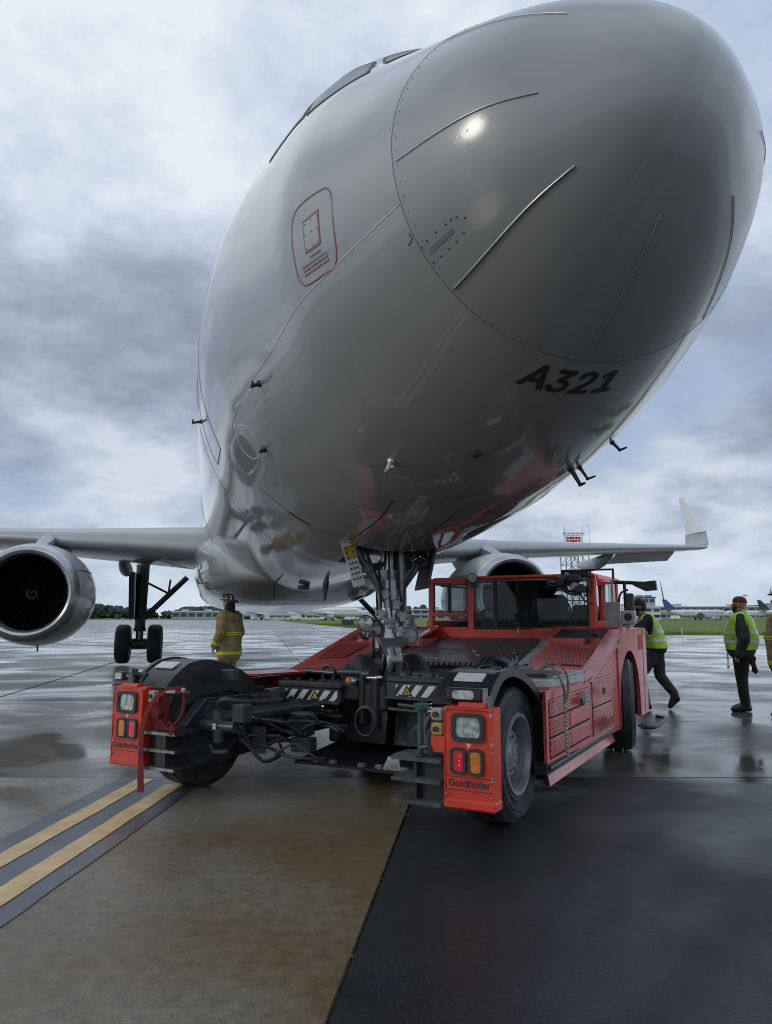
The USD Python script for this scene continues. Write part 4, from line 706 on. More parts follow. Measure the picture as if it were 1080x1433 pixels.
# left tail box: lamp on a bracket, red strap, hose and bits
wl = part(tug, 'work_lamp', PL(box(1.575, 1.655, .02, .10, .93, 1.0, .012)), 'tug_grey', 20); part(wl, 'lamp_glass', PL(to_plane(plate2d(rrect(.07, .05, .01, 1.615, .965), .005), (0, .018, 0), (1, 0, 0), (0, 0, 1))), 'lamp_glass', 20)
part(wl, 'lamp_bracket', PL(cat([hull([(1.46, .03, .90), (1.54, .03, .90), (1.47, .09, 1.02), (1.53, .09, 1.02), (1.50, .05, 1.03), (1.46, .1, .9), (1.54, .1, .9)]), rod((1.52, .06, .96), (1.60, .06, .965), .02), rod((1.43, .08, .92), (1.40, .12, .99), .02), rod((1.48, .05, .99), (1.42, .10, .965), .018)])), 'tug_black')
sw = part(tug, 'switch_box', PL(box(1.185, 1.245, -.01, .05, .775, .865, .006)), 'beige_plastic', 20); part(sw, 'switch_knob', PL(rod((1.215, -.01, .825), (1.215, -.028, .825), .016, n=14)), 'black_line', 30)
part(tug, 'red_bracket', PL(cat([box(1.14, 1.27, .07, .12, .60, .88), box(1.02, 1.27, .07, .12, .86, .885), box(1.0, 1.2, .03, .1, .565, .60), rod((1.19, .02, .70), (1.19, .07, .70), .05, n=18)])), 'strap_red', 20)
def strap(pts, w, t=.004):
    P = smooth_path(pts, 8); T = np.gradient(P, axis=0); T /= np.linalg.norm(T, axis=1, keepdims=True); V_ = np.array([0, 1., 0]); rings = []
    W_ = np.linspace(w[0], w[1], len(P))
    for p, tt, ww in zip(P, T, W_):
        a = np.cross(V_, tt); a /= np.linalg.norm(a); rings.append([p - a * ww, p + a * ww, p + a * ww + V_ * t, p - a * ww + V_ * t])
    return loft(rings)
part(tug, 'warning_strap', strap([(-.83, .0, .905), (-.93, -.03, .895), (-1.03, -.045, .855), (-1.13, -.05, .77), (-1.19, -.055, .66), (-1.215, -.06, .55), (-1.215, -.055, .35), (-1.205, -.05, .10)], (.012, .034)), 'strap_red', 30, label='dark red warning strap hanging to the ground')
part(tug, 'strap_hook', cat([rod((-.98, -.02, .865), (-.76, -.02, .872), .012), tube([(-.83, -.01, .89), (-.82, -.02, .80), (-.83, -.02, .72), (-.90, -.02, .63), (-.94, .0, .58)], .012), tube([(-.99, -.01, .60), (-.95, -.03, .64), (-.91, -.02, .58), (-.96, -.02, .55)], .009)]), 'strap_red')
part(tug, 'strap_pin', cat([rod((-1.0, -.03, .868), (-.90, -.03, .87), .012), sphere((-.83, -.02, .885), .02, 1)]), 'rope_white')
# chassis: side arms reaching back to the rear wheels, black
def armpoly(): return [(.16, .30), (.19, .58), (.42, .77), (.98, .76), (1.30, .64), (1.5, .46), (1.4, .30), (1.12, .265), (.6, .235), (.3, .245)]
both('wheel_arm', prism(armpoly(), 'x', 1.07, 1.155), 'arm_navy', 25); both('arm_edge', [tube([(1.068, .19, .58), (1.068, .42, .77)], .010, 5, 0), tube([(1.068, .42, .77), (1.068, .98, .76)], .007, 5, 0)], 'tug_grey')
both('wheel_arm_plate', [prism([(.19, .33), (.22, .56), (.44, .74), (.62, .74), (.46, .56), (.44, .40), (.56, .27), (.30, .265)], 'x', 1.045, 1.07), rod((1.07, .85, .49), (.98, .85, .49), .15, n=20), rod((.98, .85, .49), (.93, .85, .49), .08, n=16)], 'arm_navy', 25)
both('chassis_beam', box(.98, 1.15, 1.0, 5.3, .32, .76, .02), 'tug_black', 20)
part(tug, 'front_chassis', P1(box(-1.0, 1.0, 3.0, 5.5, .28, .88, .02)), 'tug_black', 20)
part(tug, 'front_bumper', P1(box(-1.60, 1.60, 5.40, 5.50, .25, .62, .03)), 'tug_black', 20)
part(tug, 'lifting_plate', P1(cat([hull([(u, v, z) for u in (-.78, .78) for v, z in ((1.35, .13), (1.35, .155), (2.9, .30), (2.9, .26))]), box(-.8, .8, 2.85, 3.05, .25, .9)])), 'tug_black', 20)
part(tug, 'plate_fitting', P1(cat([box(u, u + .07, 1.345, 1.40, .15, .19, .008) for u in (-.60, -.42, -.12, .05, .30)] + [hull([(.12, 1.36, .155), (.30, 1.36, .155), (.16, 1.4, .26), (.26, 1.4, .26), (.12, 1.44, .155), (.3, 1.44, .155)])])), 'steel_edge', 20)
# swing arms in front of the nose wheels, with striped plates
def gate(u0, u1, z0, z1, seed):
    g = part(tug, 'gate_arm', box(u0, u1, 1.44, 1.56, z0, z1, .01), 'tug_grey', 20)
    part(g, 'gate_rail', [box(u0 + .01, u1 + .02, 1.43, 1.60, z1, z1 + .045, .008), box(u0, u1, 1.42, 1.44, z0 - .004, z0 + .012)], 'tug_grey', 20)
    part(g, 'gate_bolt', [rod((u, 1.5, z1 + .045), (u, 1.5, z1 + .075), .022, n=8) for u in np.linspace(u0 + .06, u1 - .06, 5)], 'tug_black', False)
    a, b, h0, h1 = u0 + .10, u1 - .02, z0 + .022, z1 - .022; H = h1 - h0; out, stripes = sbox(a, h0, b, h1), []
    part(g, 'plate', to_plane(plate2d(out, .003), (0, 1.4395, 0), (1, 0, 0), (0, 0, 1)), 'black_stripe', False)
    rg = np.random.default_rng(seed); pieces = []
    for k in np.arange(-1, 9):
        q = Polygon([(a + k * .12, h0), (a + k * .12 + .068, h0), (a + k * .12 + .068 + H * .8, h1), (a + k * .12 + H * .8, h1)]).intersection(out)
        if q.area < 2e-4: continue
        bite = Polygon([(a + k * .12 + rg.uniform(0, .08), h0 - .01), (a + k * .12 + rg.uniform(.03, .09), h0 + rg.uniform(0, .04)), (a + k * .12 + .1, h0 - .02)]).buffer(.004)
        q = q.difference(bite)
        for z in getattr(q, 'geoms', [q]):
            if z.area > 1e-4: pieces.append(plate2d(z, .0015))
    part(g, 'white_stripe', [to_plane(m, (0, 1.4365, 0), (1, 0, 0), (0, 0, 1)) for m in pieces], 'white_sticker', False)
    cx = u0 + (u1 - u0) * (.62 if u1 < 0 else .34); tri = Polygon([(cx - .055, h0 + .004), (cx + .055, h0 + .004), (cx, h0 + .095)])
    part(g, 'warning_triangle', to_plane(plate2d(tri.difference(tri.buffer(-.011)), .0015), (0, 1.4345, 0), (1, 0, 0), (0, 0, 1)), 'black_stripe', False)
    part(g, 'warning_ground', to_plane(plate2d(tri.buffer(-.011).difference(tri.buffer(-.024)), .001), (0, 1.4345, 0), (1, 0, 0), (0, 0, 1)), 'warning_yellow', False)
    u = (u0 + u1) / 2; part(g, 'hydraulic_fitting', [rod((u + .1, 1.44, z0 - .03 - .03 * k), (u + .18, 1.44, z0 - .03 - .03 * k), .010, n=10) for k in range(3)], 'chrome', 30)
    part(g, 'lower_bracket', [hull([(u - .02, 1.46, z0), (u + .10, 1.46, z0), (u + .04, 1.46, z0 - .10), (u - .02, 1.52, z0), (u + .10, 1.52, z0), (u + .04, 1.52, z0 - .10)]), rod((u0 + .1, 1.5, z0 - .06), (u1 - .1, 1.5, z0 - .08), .03), rod((u0, 1.5, z0 - .10), (u1, 1.5, z0 - .12), .02)], 'tug_black', 25)
gate(-1.02, -.33, .665, .80, 2); gate(.15, .76, .745, .885, 5)
part(tug, 'gate_link', cat([box(-.33, -.16, 1.5, 1.62, .70, .84, .01), rod((-.22, 1.52, .86), (-.02, 1.52, .90), .022), rod((.02, 1.5, .45), (.02, 1.5, .93), .05), rod((-.12, 1.5, .5), (-.12, 1.5, .92), .035), box(-.1, .14, 1.48, 1.6, .62, .86, .02)]), 'tug_black', 25)
part(tug, 'gate_pin', cat([rod((-.06, 1.47, .905), (.10, 1.47, .915), .014), rod((.0, 1.47, .905), (.05, 1.47, .908), .022), sphere((-.20, 1.46, .875), .035, 2, (1.2, 1, 1))]), 'chrome_trim')
part(tug, 'orange_cap', sphere((-.225, 1.44, .875), .036, 2), 'marker_orange')
part(tug, 'coiled_hose', cat([tube([(-.05 + (.10 + .004 * k) * math.cos(a), 1.42 + .006 * k, .53 + (.12 + .004 * k) * math.sin(a)) for a in np.linspace(0, 2 * np.pi, 24)], .009, 6, 0) for k in range(4)]), 'tug_grey')
# hydraulics between arms and gates
def hyd(pts, r, m='tug_black', n='hydraulic_hose'): part(tug, n, tube(pts, r, 8, 6), m)
both('swing_cylinder', [rod((.97, .35, .62), (.72, 1.25, .64), .055, n=16), rod((.72, 1.25, .64), (.58, 1.5, .66), .028)], 'tug_grey'); 
part(tug, 'cross_joint', cat([rod((-.98, .36, .575), (-.62, .36, .575), .045, n=14), rod((-.80, .36, .45), (-.80, .36, .70), .045, n=14), box(-.87, -.73, .32, .40, .52, .63, .02)]), 'tug_grey')
part(tug, 'cross_joint_label', box(-.815, -.785, .308, .313, .555, .60), 'white_sticker', False)
hyd([(-.80, .36, .70), (-.79, .34, .76), (-.72, .34, .79), (-.62, .4, .78), (-.5, .8, .76)], .018, 'tug_grey'); hyd([(-.85, .33, .42), (-.78, .30, .385), (-.66, .30, .40)], .02, 'tug_grey')
rh = np.random.default_rng(11)
for k in range(16):
    u = rh.uniform(-.95, -.35); v = rh.uniform(.5, 1.2); z = rh.uniform(.32, .62)
    hyd([(u, v, z), (u + rh.uniform(.05, .2), v + rh.uniform(-.1, .1), z + rh.uniform(-.08, .1)), (u + rh.uniform(.2, .35), v + rh.uniform(0, .25), z + rh.uniform(-.1, .08)), (u + rh.uniform(.3, .5), v + rh.uniform(.1, .3), z + rh.uniform(-.12, .02))], rh.uniform(.009, .018))
for k in range(12):
    u = rh.uniform(.45, 1.0); v = rh.uniform(1.6, 2.5); z = rh.uniform(.84, .93)
    hyd([(u, v, z), (u + rh.uniform(.05, .2), v + rh.uniform(-.1, .15), z + rh.uniform(.02, .09)), (u + rh.uniform(.15, .35), v + rh.uniform(.1, .35), z + rh.uniform(-.04, .05))], rh.uniform(.010, .018))
for m_ in (box(-.62, -.50, .30, .42, .62, .76, .01), box(-.60, -.42, 1.05, 1.2, .42, .62, .015), box(-.55, -.35, 1.0, 1.12, .30, .42, .01), box(-.72, -.66, .9, 1.0, .70, .82, .01)): part(tug, 'valve_block', m_, 'tug_grey', 20)
part(tug, 'grey_plate', cat([box(-.66, -.53, .62, .635, .34, .55), box(-.62, -.56, .61, .62, .47, .53)]), 'tug_grey', 20)
part(tug, 'junction_box', box(-1.02, -.88, .62, .70, .90, 1.0, .008), 'tug_grey', 20)
both('lashing_ring', [tube([(.66, 1.75, .84), (.66, 1.75, .95), (.72, 1.75, .98), (.78, 1.75, .95), (.78, 1.75, .84)], .020), box(.62, .82, 1.70, 1.80, .80, .845, .01)], 'tug_grey')
both('clamp_roller', [rod((.30, 1.68, .93), (.56, 1.68, .93), .032, n=14), rod((.20, 1.66, .92), (.28, 1.66, .92), .045, n=14), rod((.60, 1.68, .92), (.95, 1.70, .93), .022)], 'tug_grey')
both('cradle_jaw', [hull([(.08, 1.72, .30), (.50, 1.72, .30), (.08, 1.78, .62), (.50, 1.78, .62), (.08, 1.80, .28), (.50, 1.80, .28)]), box(.52, .62, 1.6, 2.9, .30, .80, .02)], 'tug_black', 20)
# mid deck behind the cab
deck = part(tug, 'deck_plate', P1(cat([hull([(u, v, z) for u in (-.98, .98) for v, z in ((2.78, .955), (2.78, .985), (3.62, 1.075), (3.62, 1.04))]), box(-.98, .98, 2.76, 2.80, .86, .985, .008)])), 'tug_black', 20)
part(deck, 'deck_lip', P1(box(-.99, .99, 2.745, 2.762, .935, .99)), 'tug_grey', 20)
for u0, u1 in ((-.97, -.34), (-.33, .32), (.33, .97)):
    part(tug, 'deck_panel', P1(hull([(u, v, z) for u in (u0, u1) for v, z in ((3.625, 1.05), (3.625, 1.085), (4.2, 1.20), (4.2, 1.16))])), 'tug_grey', 20)
part(tug, 'deck_fitting', P1(cat([box(u, u + w, v, v + .03, z, z + .02, .004) for u, w, v, z in ((-.62, .09, 3.1, 1.02), (-.15, .06, 3.35, 1.045), (.25, .05, 3.2, 1.03), (.40, .12, 2.95, 1.0), (-.4, .35, 2.95, 1.0), (.1, .04, 3.5, 1.06), (.6, .05, 3.4, 1.05))] + [box(-.60 + .06 * k, -.57 + .06 * k, 2.70, 2.75, .95, .985, .005) for k in range(22)])), 'steel_edge', 20)
part(tug, 'deck_post', P1(rod((-.53, 2.78, .97), (-.53, 2.78, 1.06), .014)), 'rope_white')
part(tug, 'deck_hose', P1(cat([tube([(.5 + .05 * k, 2.6, .95), (.55 + .06 * k, 2.75, 1.04 + .01 * (k % 3)), (.75 + .03 * k, 2.65, 1.02), (.9, 2.5 - .05 * k, .93)], .016) for k in range(6)])), 'tug_black')
both('inner_drum', [rod((.38, 2.05, .62), (.62, 2.05, .62), .34, n=30)], 'rubber', 30)
# red side bodies with sloping hoods
top = [(1.08, .90), (2.30, .865), (2.50, .885), (3.72, 1.175), (4.02, 1.31), (5.38, 1.31)]
arch = arc(.575, 172, 8, 20, (FV, .50))
outer = [(1.08, .385)] + top + [(5.38, .30), (FV + .60, .30)] + arch[::-1] + [(FV - .60, .30)]
body_poly = Polygon(outer)
rear = body_poly.intersection(sbox(1.0, .2, 3.66, 1.4)); front = body_poly.intersection(sbox(3.668, .2, 5.45, 1.4))
both('side_frame', [prism(rear.difference(shapely.union_all([sbox(1.14, .40, 2.42, .83), sbox(2.50, .38, 3.34, .88)])), 'x', 1.66, 1.685)], 'tug_red_pale', 20)
both('side_wing', prism(front, 'x', 1.655, 1.70), 'tug_red_pale', 20)
both('side_top', [slab([(1.66, 1.27, .895), (1.66, 2.30, .865), (1.20, 2.30, .865), (1.20, 1.27, .895)][::-1], .02)], 'tug_red_pale', 20)
for (a0, a1, z0, z1) in ((1.145, 2.415, .70, .825), (1.145, 2.415, .555, .69), (1.145, 2.415, .415, .545), (2.505, 3.335, .63, .875), (2.505, 3.335, .385, .62)):
    both('grille_panel', box(1.662, 1.693 if z1 > .68 else 1.696, a0, a1, z0, z1, .006), 'perforated_side', 20)
both('blank_panel', [box(1.69, 1.6985, 1.72, 2.35, .57, .675, .003)], 'tug_red_pale', 20); both('blank_panel', [box(1.69, 1.6985, 1.75, 2.38, .42, .53, .003)], 'tug_red_pale', 20)
both('ridge', [hull([(1.56, 2.46, .885), (1.705, 2.46, .865), (1.56, 3.70, 1.19), (1.705, 3.74, 1.16), (1.56, 3.95, 1.318), (1.705, 4.0, 1.305), (1.66, 2.46, .83), (1.66, 3.9, 1.1)])], 'tug_red_pale', 15)
both('hood', [slab([(.96, 2.42, .905), (1.60, 2.42, .885), (1.60, 3.68, 1.182), (.96, 3.68, 1.192)], .02)], 'tug_red_pale', 15)
both('hood_grille', [slab([(1.19, 2.80, 1.008), (1.53, 2.80, .994), (1.53, 3.36, 1.128), (1.19, 3.36, 1.140)], .01)], 'perforated_hood', 15)
both('hood_edge', [slab([(.93, 2.40, .925), (.985, 2.40, .925), (.985, 3.68, 1.215), (.93, 3.68, 1.215)], .03), box(.94, .98, 2.40, 3.6, .78, .905)], 'steel_edge', 20)
# frame of the air intake at the top of the hood
z = lambda v: 1.222 + (v - 3.70) * .235
for s, ui in ((1, .86), (-1, .62)): part(tug, 'intake_frame', [moved(m if s == 1 else mir(m), (UC, 0, 0)) for m in [slab([(ui, 3.66, z(3.66)), (1.68, 3.66, z(3.66) - .01), (1.68, 3.71, z(3.71) - .01), (ui, 3.71, z(3.71))], .03), slab([(ui, 4.16, z(4.16)), (1.66, 4.16, z(4.16)), (1.66, 4.20, z(4.20)), (ui, 4.20, z(4.20))], .03),
     slab([(ui, 3.71, z(3.71)), (ui + .07, 3.71, z(3.71)), (ui + .07, 4.16, z(4.16)), (ui, 4.16, z(4.16))], .03), slab([(1.58, 3.74, z(3.74) - .01), (1.68, 3.74, z(3.74) - .01), (1.68, 4.16, z(4.16)), (1.58, 4.16, z(4.16))], .03), box(ui - .02, ui + .005, 3.66, 4.20, 1.06, 1.19), box(ui, 1.62, 3.65, 3.66, 1.10, z(3.66))]], 'tug_red_pale', 15)
for s, ui in ((1, .88), (-1, .64)): part(tug, 'intake_well', [moved(m if s == 1 else mir(m), (UC, 0, 0)) for m in [slab([(ui, 3.69, z(3.69) - .020), (1.60, 3.69, z(3.69) - .026), (1.60, 4.18, z(4.18) - .02), (ui, 4.18, z(4.18) - .02)], .02)]], 'tug_black', False); both('intake_cable', [tube([(1.35, 3.85, 1.20), (1.42, 3.9, 1.26), (1.48, 3.85, 1.20), (1.45, 3.8, 1.23)], .012), rod((.95, 3.95, 1.24), (1.3, 3.97, 1.245), .018)], 'tug_black')
both('hood_catch', [box(1.38, 1.42, 3.60, 3.66, 1.17, 1.22, .006), rod((1.40, 3.57, 1.19), (1.46, 3.60, 1.22), .012)], 'tug_black', 20)
both('wing_top', [slab([(.62, 4.20, 1.313), (1.69, 4.20, 1.313), (1.69, 5.38, 1.313), (.62, 5.38, 1.313)], .03)], 'tug_red_pale', 15)
both('red_reflector', [box(1.70, 1.705, 4.86, 5.12, 1.06, 1.24)], 'far_red', False); both('body_joint', [box(1.70, 1.7025, 5.14, 5.155, .32, 1.30)], 'black_line', False)
both('front_panel', [box(.62, 1.69, 5.36, 5.40, .62, 1.31, .01)], 'tug_red_pale', 20)
both('inner_wall', [prism([(2.5, .5), (2.5, .9), (3.68, 1.17), (5.3, 1.28), (5.3, .5)], 'x', .93, .95)], 'tug_black', 20)
both('wheel_house', [prism(arc(.60, 178, 2, 20, (FV, .50)) + arc(.58, 178, 2, 20, (FV, .50))[::-1], 'x', 1.28, 1.655)], 'tug_black', 30)
both('sill', [box(1.56, 1.668, 1.12, 3.62, .285, .385, .008), rod((1.675, 1.15, .335), (1.675, 3.6, .335), .018)], 'tug_black', 20)
both('sill_edge', [box(1.668, 1.672, 1.2, 3.6, .372, .380)], 'chrome_trim', False)
both('side_skirt', [hull([(1.60, 1.34, .285), (1.635, 1.30, .18), (1.60, 3.66, .275), (1.635, 3.66, .18), (1.56, 1.34, .18), (1.56, 3.66, .18)])], 'tug_red_pale', 15)
both('mud_flap', [box(1.22, 1.60, 1.40, 1.415, .20, .80)], 'rubber', 20)
both('side_step', [tube([(1.66, 5.0, .16), (1.80, 5.05, .155), (1.83, 5.4, .16), (1.83, 5.8, .17), (1.70, 5.9, .18)], .024), box(1.62, 1.82, 5.05, 5.8, .15, .17)], 'tug_black', 20)
# pieces on the right side
bx_ = part(tug, 'grey_box', box(1.33, 1.66, 1.28, 2.36, .868, .965, .008), 'lightgrey_box', 20); part(bx_, 'box_lid', box(1.325, 1.665, 1.45, 2.365, .965, .978, .004), 'lightgrey_box', 20)
part(bx_, 'open_tray', [box(1.30, 1.60, 1.40, 1.85, .98, 1.0, .004), box(1.2, 1.34, 1.5, 1.9, .93, 1.03, .01)], 'tug_black', 20)
part(tug, 'data_sticker', to_plane(plate2d(rrect(.12, .115, .01), .002), (UC + 1.6985, 2.12, .765), (0, 1, 0), (0, 0, 1)), 'lightgrey_box', False)
part(tug, 'data_sticker_print', [to_plane(plate2d(rrect(.09, .018, .003, 0, q), .002), (UC + 1.6995, 2.12, .765), (0, 1, 0), (0, 0, 1)) for q in (-.035, 0, .035)], 'bluegreen_pipe', False)
part(tug, 'panel_latch', [box(UC + 1.69, UC + 1.71, 1.93, 2.03, .72, .77, .004), box(UC + 1.70, UC + 1.715, 2.72, 2.80, .74, .80, .004)], 'tug_black', False)
t = meshkit.text_mesh('Goldhofer', .085, .001, True); v = np.array(t.vertices); v[:, 0] *= .66 / v[:, 0].max(); t.vertices = v
part(tug, 'maker_lettering', to_plane(t, (UC + 1.6988, 2.52, .43), (0, 1, 0), (0, 0, 1)), 'strap_red', False)
rp = [(1.50, 1.52, 1.0), (1.60, 1.50, 1.06), (1.68, 1.47, .98), (1.735, 1.42, .86), (1.742, 1.38, .78)]
part(tug, 'control_cable', cat([tube(rp, .010), tube([(1.44, 1.75, 1.0), (1.56, 1.72, 1.07), (1.70, 1.62, .99), (1.74, 1.50, .86), (1.742, 1.40, .79)], .010)]), 'cable_grey')
pts = []
for k in range(60):
    q = k / 59; pts.append((UC + 1.712 + .008 * math.cos(k * 1.3), 1.375 - .02 * q + .008 * math.sin(k * 1.3) + .05 * q * q, .79 - .40 * q))
part(tug, 'rope', tube(pts, .009, 6, 2), 'rope_white', label='frayed white rope hanging down the red panel')
# cab
CU0, CU1, CM = -.74, 1.36, -.17
RZ0, RZ1 = 1.20, 1.95
def post(u, v, w=.07, z0=1.18, z1=1.93): return box(u - w / 2, u + w / 2, v - .04, v + .04, z0, z1, .012)
def cpart(name, m, mt, *a): return part(tug, name, m, mt, *a)
cpart('cab_floor', box(CU0, CU1, 4.22, 5.55, 1.10, 1.20), 'interior_dark', False)
cpart('cab_lower_wall', [box(CU0 - .02, CU1 + .02, 4.19, 4.23, 1.10, 1.30, .006)], 'tug_red', 20); cpart('cab_side_wall', [box(CU1 - .01, CU1 + .03, 4.23, 5.55, 1.20, 1.40, .006)], 'tug_red', 20); cpart('cab_side_wall', [box(CU0 - .03, CU0 + .01, 4.23, 5.55, 1.20, 1.40, .006)], 'tug_red', 20)
cpart('cab_front_wall', box(CU0, CU1, 5.53, 5.58, 1.10, 1.42), 'tug_red', 20)
for u, v, w in ((CU0 + .03, 4.26, .06), (CM, 4.26, .075), (CU1 - .035, 4.26, .085), (CU0 + .03, 5.5, .06), (CU1 - .03, 5.5, .07), (CU1 - .02, 4.62, .05)): cpart('cab_post', post(u, v, w, z1=1.93), 'tug_red', 20)
cpart('roof_beam', box(CM - .04, CU1 + .01, 4.20, 4.30, 1.895, 1.945, .018), 'tug_red', 20); cpart('roof_beam', box(CU0, CM - .04, 4.22, 4.30, 1.86, 1.905, .012), 'tug_red', 20); cpart('roof_beam', box(CU1 - .06, CU1 + .02, 4.30, 5.55, 1.87, 1.94, .018), 'tug_red', 20); cpart('roof_beam', box(CU0 - .01, CU0 + .06, 4.30, 5.55, 1.85, 1.90, .018), 'tug_red', 20)
cpart('cab_roof', hull([(u, v, z) for u in (CU0 + .05, CU1 - .06) for v, z in ((4.28, 1.90), (4.28, 1.94), (5.5, 1.90), (5.5, 1.94))]), 'tug_red_pale', 20)
cpart('window_rail', [box(CU0 + .05, CM - .04, 4.22, 4.28, 1.455, 1.50, .008), box(CU0 + .05, CM - .04, 4.23, 4.27, 1.30, 1.32)], 'tug_red', 20)
def win(u0, u1, z0, z1, v=4.25, mt='cab_glass'):
    m = cpart('rear_window', quad((u0, v, z0), (u1, v, z0), (u1, v, z1), (u0, v, z1)), mt, False); f = .014
    part(m, 'window_seal', [box(u0, u1, v - .004, v + .012, z1 - f, z1), box(u0, u1, v - .004, v + .012, z0, z0 + f), box(u0, u0 + f, v - .004, v + .012, z0 + f, z1 - f), box(u1 - f, u1, v - .004, v + .012, z0 + f, z1 - f)], 'black_line', False)
win(CM + .045, .14, 1.31, 1.885); win(.16, CU1 - .085, 1.31, 1.885); win(CU0 + .065, -.47, 1.505, 1.855, mt='clear_pane'); win(-.45, CM - .045, 1.505, 1.855, mt='clear_pane')
cpart('window_post', box(-.475, -.445, 4.24, 4.27, 1.50, 1.86), 'black_line', False); cpart('window_post', box(.138, .162, 4.24, 4.27, 1.30, 1.89), 'black_line', False)
for u0, u1 in ((CU0 + .07, .26), (.30, CU1 - .07)): cpart('windscreen', quad((u0, 5.5, 1.42), (u1, 5.5, 1.42), (u1, 5.5, 1.88), (u0, 5.5, 1.88)), 'cab_glass', False)
cpart('side_window', quad((CU1 - .01, 4.66, 1.42), (CU1 - .01, 5.46, 1.42), (CU1 - .01, 5.46, 1.86), (CU1 - .01, 4.66, 1.86)), 'cab_glass', False); cpart('side_window', quad((CU0 + .01, 4.30, 1.42), (CU0 + .01, 5.46, 1.42), (CU0 + .01, 5.46, 1.84), (CU0 + .01, 4.30, 1.84)), 'clear_pane', False)
cpart('door_frame', [box(CU1 - .005, CU1 + .02, 4.66, 4.70, 1.22, 1.88), box(CU1 - .005, CU1 + .02, 5.12, 5.16, 1.40, 1.88)], 'lightgrey_box', 20)
seat = cpart('seat', [box(.42, .92, 4.75, 5.25, 1.25, 1.40, .05), box(.42, .92, 4.62, 4.78, 1.36, 1.72, .06)], 'interior_dark', 25); part(seat, 'head_rest', box(.55, .79, 4.64, 4.74, 1.72, 1.84, .04), 'interior_dark', 25)
cpart('second_seat', [box(-.62, -.2, 4.75, 5.2, 1.25, 1.38, .05), sphere((-.12 + .16, 4.40, 1.36), .20, 2, (1.25, .8, 1.0))], 'interior_dark', 40)
cpart('bulkhead', [box(.18, .66, 4.34, 4.40, 1.32, 1.88), box(.66, .74, 4.4, 5.4, 1.78, 1.88), box(.16, 1.25, 4.5, 5.45, 1.22, 1.36)], 'interior_dark', 20)
cpart('dashboard', [box(-.6, 1.2, 5.25, 5.50, 1.30, 1.50, .04), box(.85, 1.15, 5.15, 5.35, 1.42, 1.60, .03)], 'interior_dark', 25)
cpart('steering_wheel', [tube([(.66 + .17 * math.cos(a), 5.15 + .05 * math.sin(a), 1.52 + .16 * math.sin(a)) for a in np.linspace(0, 2 * np.pi, 25)], .015, 6, 0), rod((.66, 5.15, 1.52), (.66, 5.35, 1.40), .03)], 'black_line')
cpart('notice_sheet', box(.02, .12, 4.258, 4.26, 1.40, 1.52), 'lightgrey_box', False)
cpart('window_catch', [box(.44, .46, 4.18, 4.2, 1.25, 1.31)], 'rope_white', False)
cpart('pennant_bar', rod((CU0 + .1, 4.4, 1.84), (CM, 4.4, 1.80), .012), 'black_line')
def spot(u, v, z, r=.055, a=(0, -1, -.15)):
    d = np.array(a, float); d /= np.linalg.norm(d); c = np.array([u, v, z]); b = cpart('spot_lamp', [rod(c - d * .07, c, r * .6, r, n=20), rod(c, c + d * .02, r, r * 1.02, n=20), rod(c - d * .04, c - d * .04 + np.array([0, 0, -.10]), .012), box(u - .05, u + .05, v + .02, v + .06, z - .11, z - .06, .006)], 'tug_black')
    part(b, 'lamp_glass', rod(c + d * .02, c + d * .024, r * .86, n=20), 'lamp_glass')
spot(-.10, 4.16, 1.925, .062); spot(1.06, 4.14, 1.91, .06); spot(1.16, 4.13, 1.80, .055, (.1, -1, -.3))
cpart('lamp_cluster', [box(1.0, 1.32, 4.12, 4.2, 1.90, 1.985, .012), tube([(.84, 4.16, 1.84), (1.0, 4.14, 1.80), (1.1, 4.12, 1.74), (1.24, 4.15, 1.82)], .014), tube([(.8, 4.17, 1.90), (.9, 4.12, 1.80), (1.05, 4.13, 1.85)], .012), box(1.16, 1.28, 4.1, 4.18, 1.72, 1.80, .01), tube([(1.22, 4.14, 1.72), (1.27, 4.16, 1.62), (1.33, 4.2, 1.6)], .01), rod((1.0, 4.16, 1.95), (1.30, 4.18, 1.95), .035)], 'tug_black')
cpart('lamp_cluster', [box(1.06, 1.24, 4.08, 4.18, 1.84, 1.93, .02), rod((1.0, 4.1, 1.86), (1.0, 4.02, 1.85), .05, n=14), tube([(1.0, 4.12, 1.8), (1.08, 4.1, 1.72), (1.16, 4.12, 1.70), (1.24, 4.14, 1.78)], .016), tube([(1.28, 4.14, 1.92), (1.31, 4.14, 1.8), (1.27, 4.16, 1.68)], .014)], 'tug_black')
cpart('roof_rack', [box(1.02, 1.60, 4.10, 4.13, 1.965, 1.985), box(1.58, 1.60, 4.12, 4.15, 1.86, 1.985), box(1.02, 1.05, 4.1, 4.2, 1.92, 1.985), rod((1.34, 4.13, 1.9), (1.34, 4.13, 1.97), .012)], 'black_line', False)
cpart('door_canopy', [hull([(1.37, 4.3, 1.86), (1.52, 4.3, 1.84), (1.37, 4.9, 1.90), (1.52, 4.9, 1.86), (1.37, 4.3, 1.80), (1.37, 4.9, 1.84)])], 'tug_red', 20)
cpart('mirror_arm', [rod((1.45, 4.62, 1.86), (1.86, 4.60, 1.83), .022), rod((1.62, 4.6, 1.85), (1.62, 4.62, 1.45), .018), tube([(1.55, 4.6, 1.60), (1.58, 4.58, 1.72), (1.66, 4.6, 1.76)], .012)], 'tug_black')
cpart('rear_mirror', [hull([(1.72, 4.56, 1.84), (1.98, 4.52, 1.86), (1.99, 4.52, 1.75), (1.86, 4.54, 1.74), (1.72, 4.56, 1.81), (1.72, 4.62, 1.84), (1.98, 4.60, 1.86), (1.99, 4.60, 1.75), (1.86, 4.6, 1.74)]), box(1.62, 1.72, 4.56, 4.62, 1.52, 1.72, .015)], 'tug_black', 20)
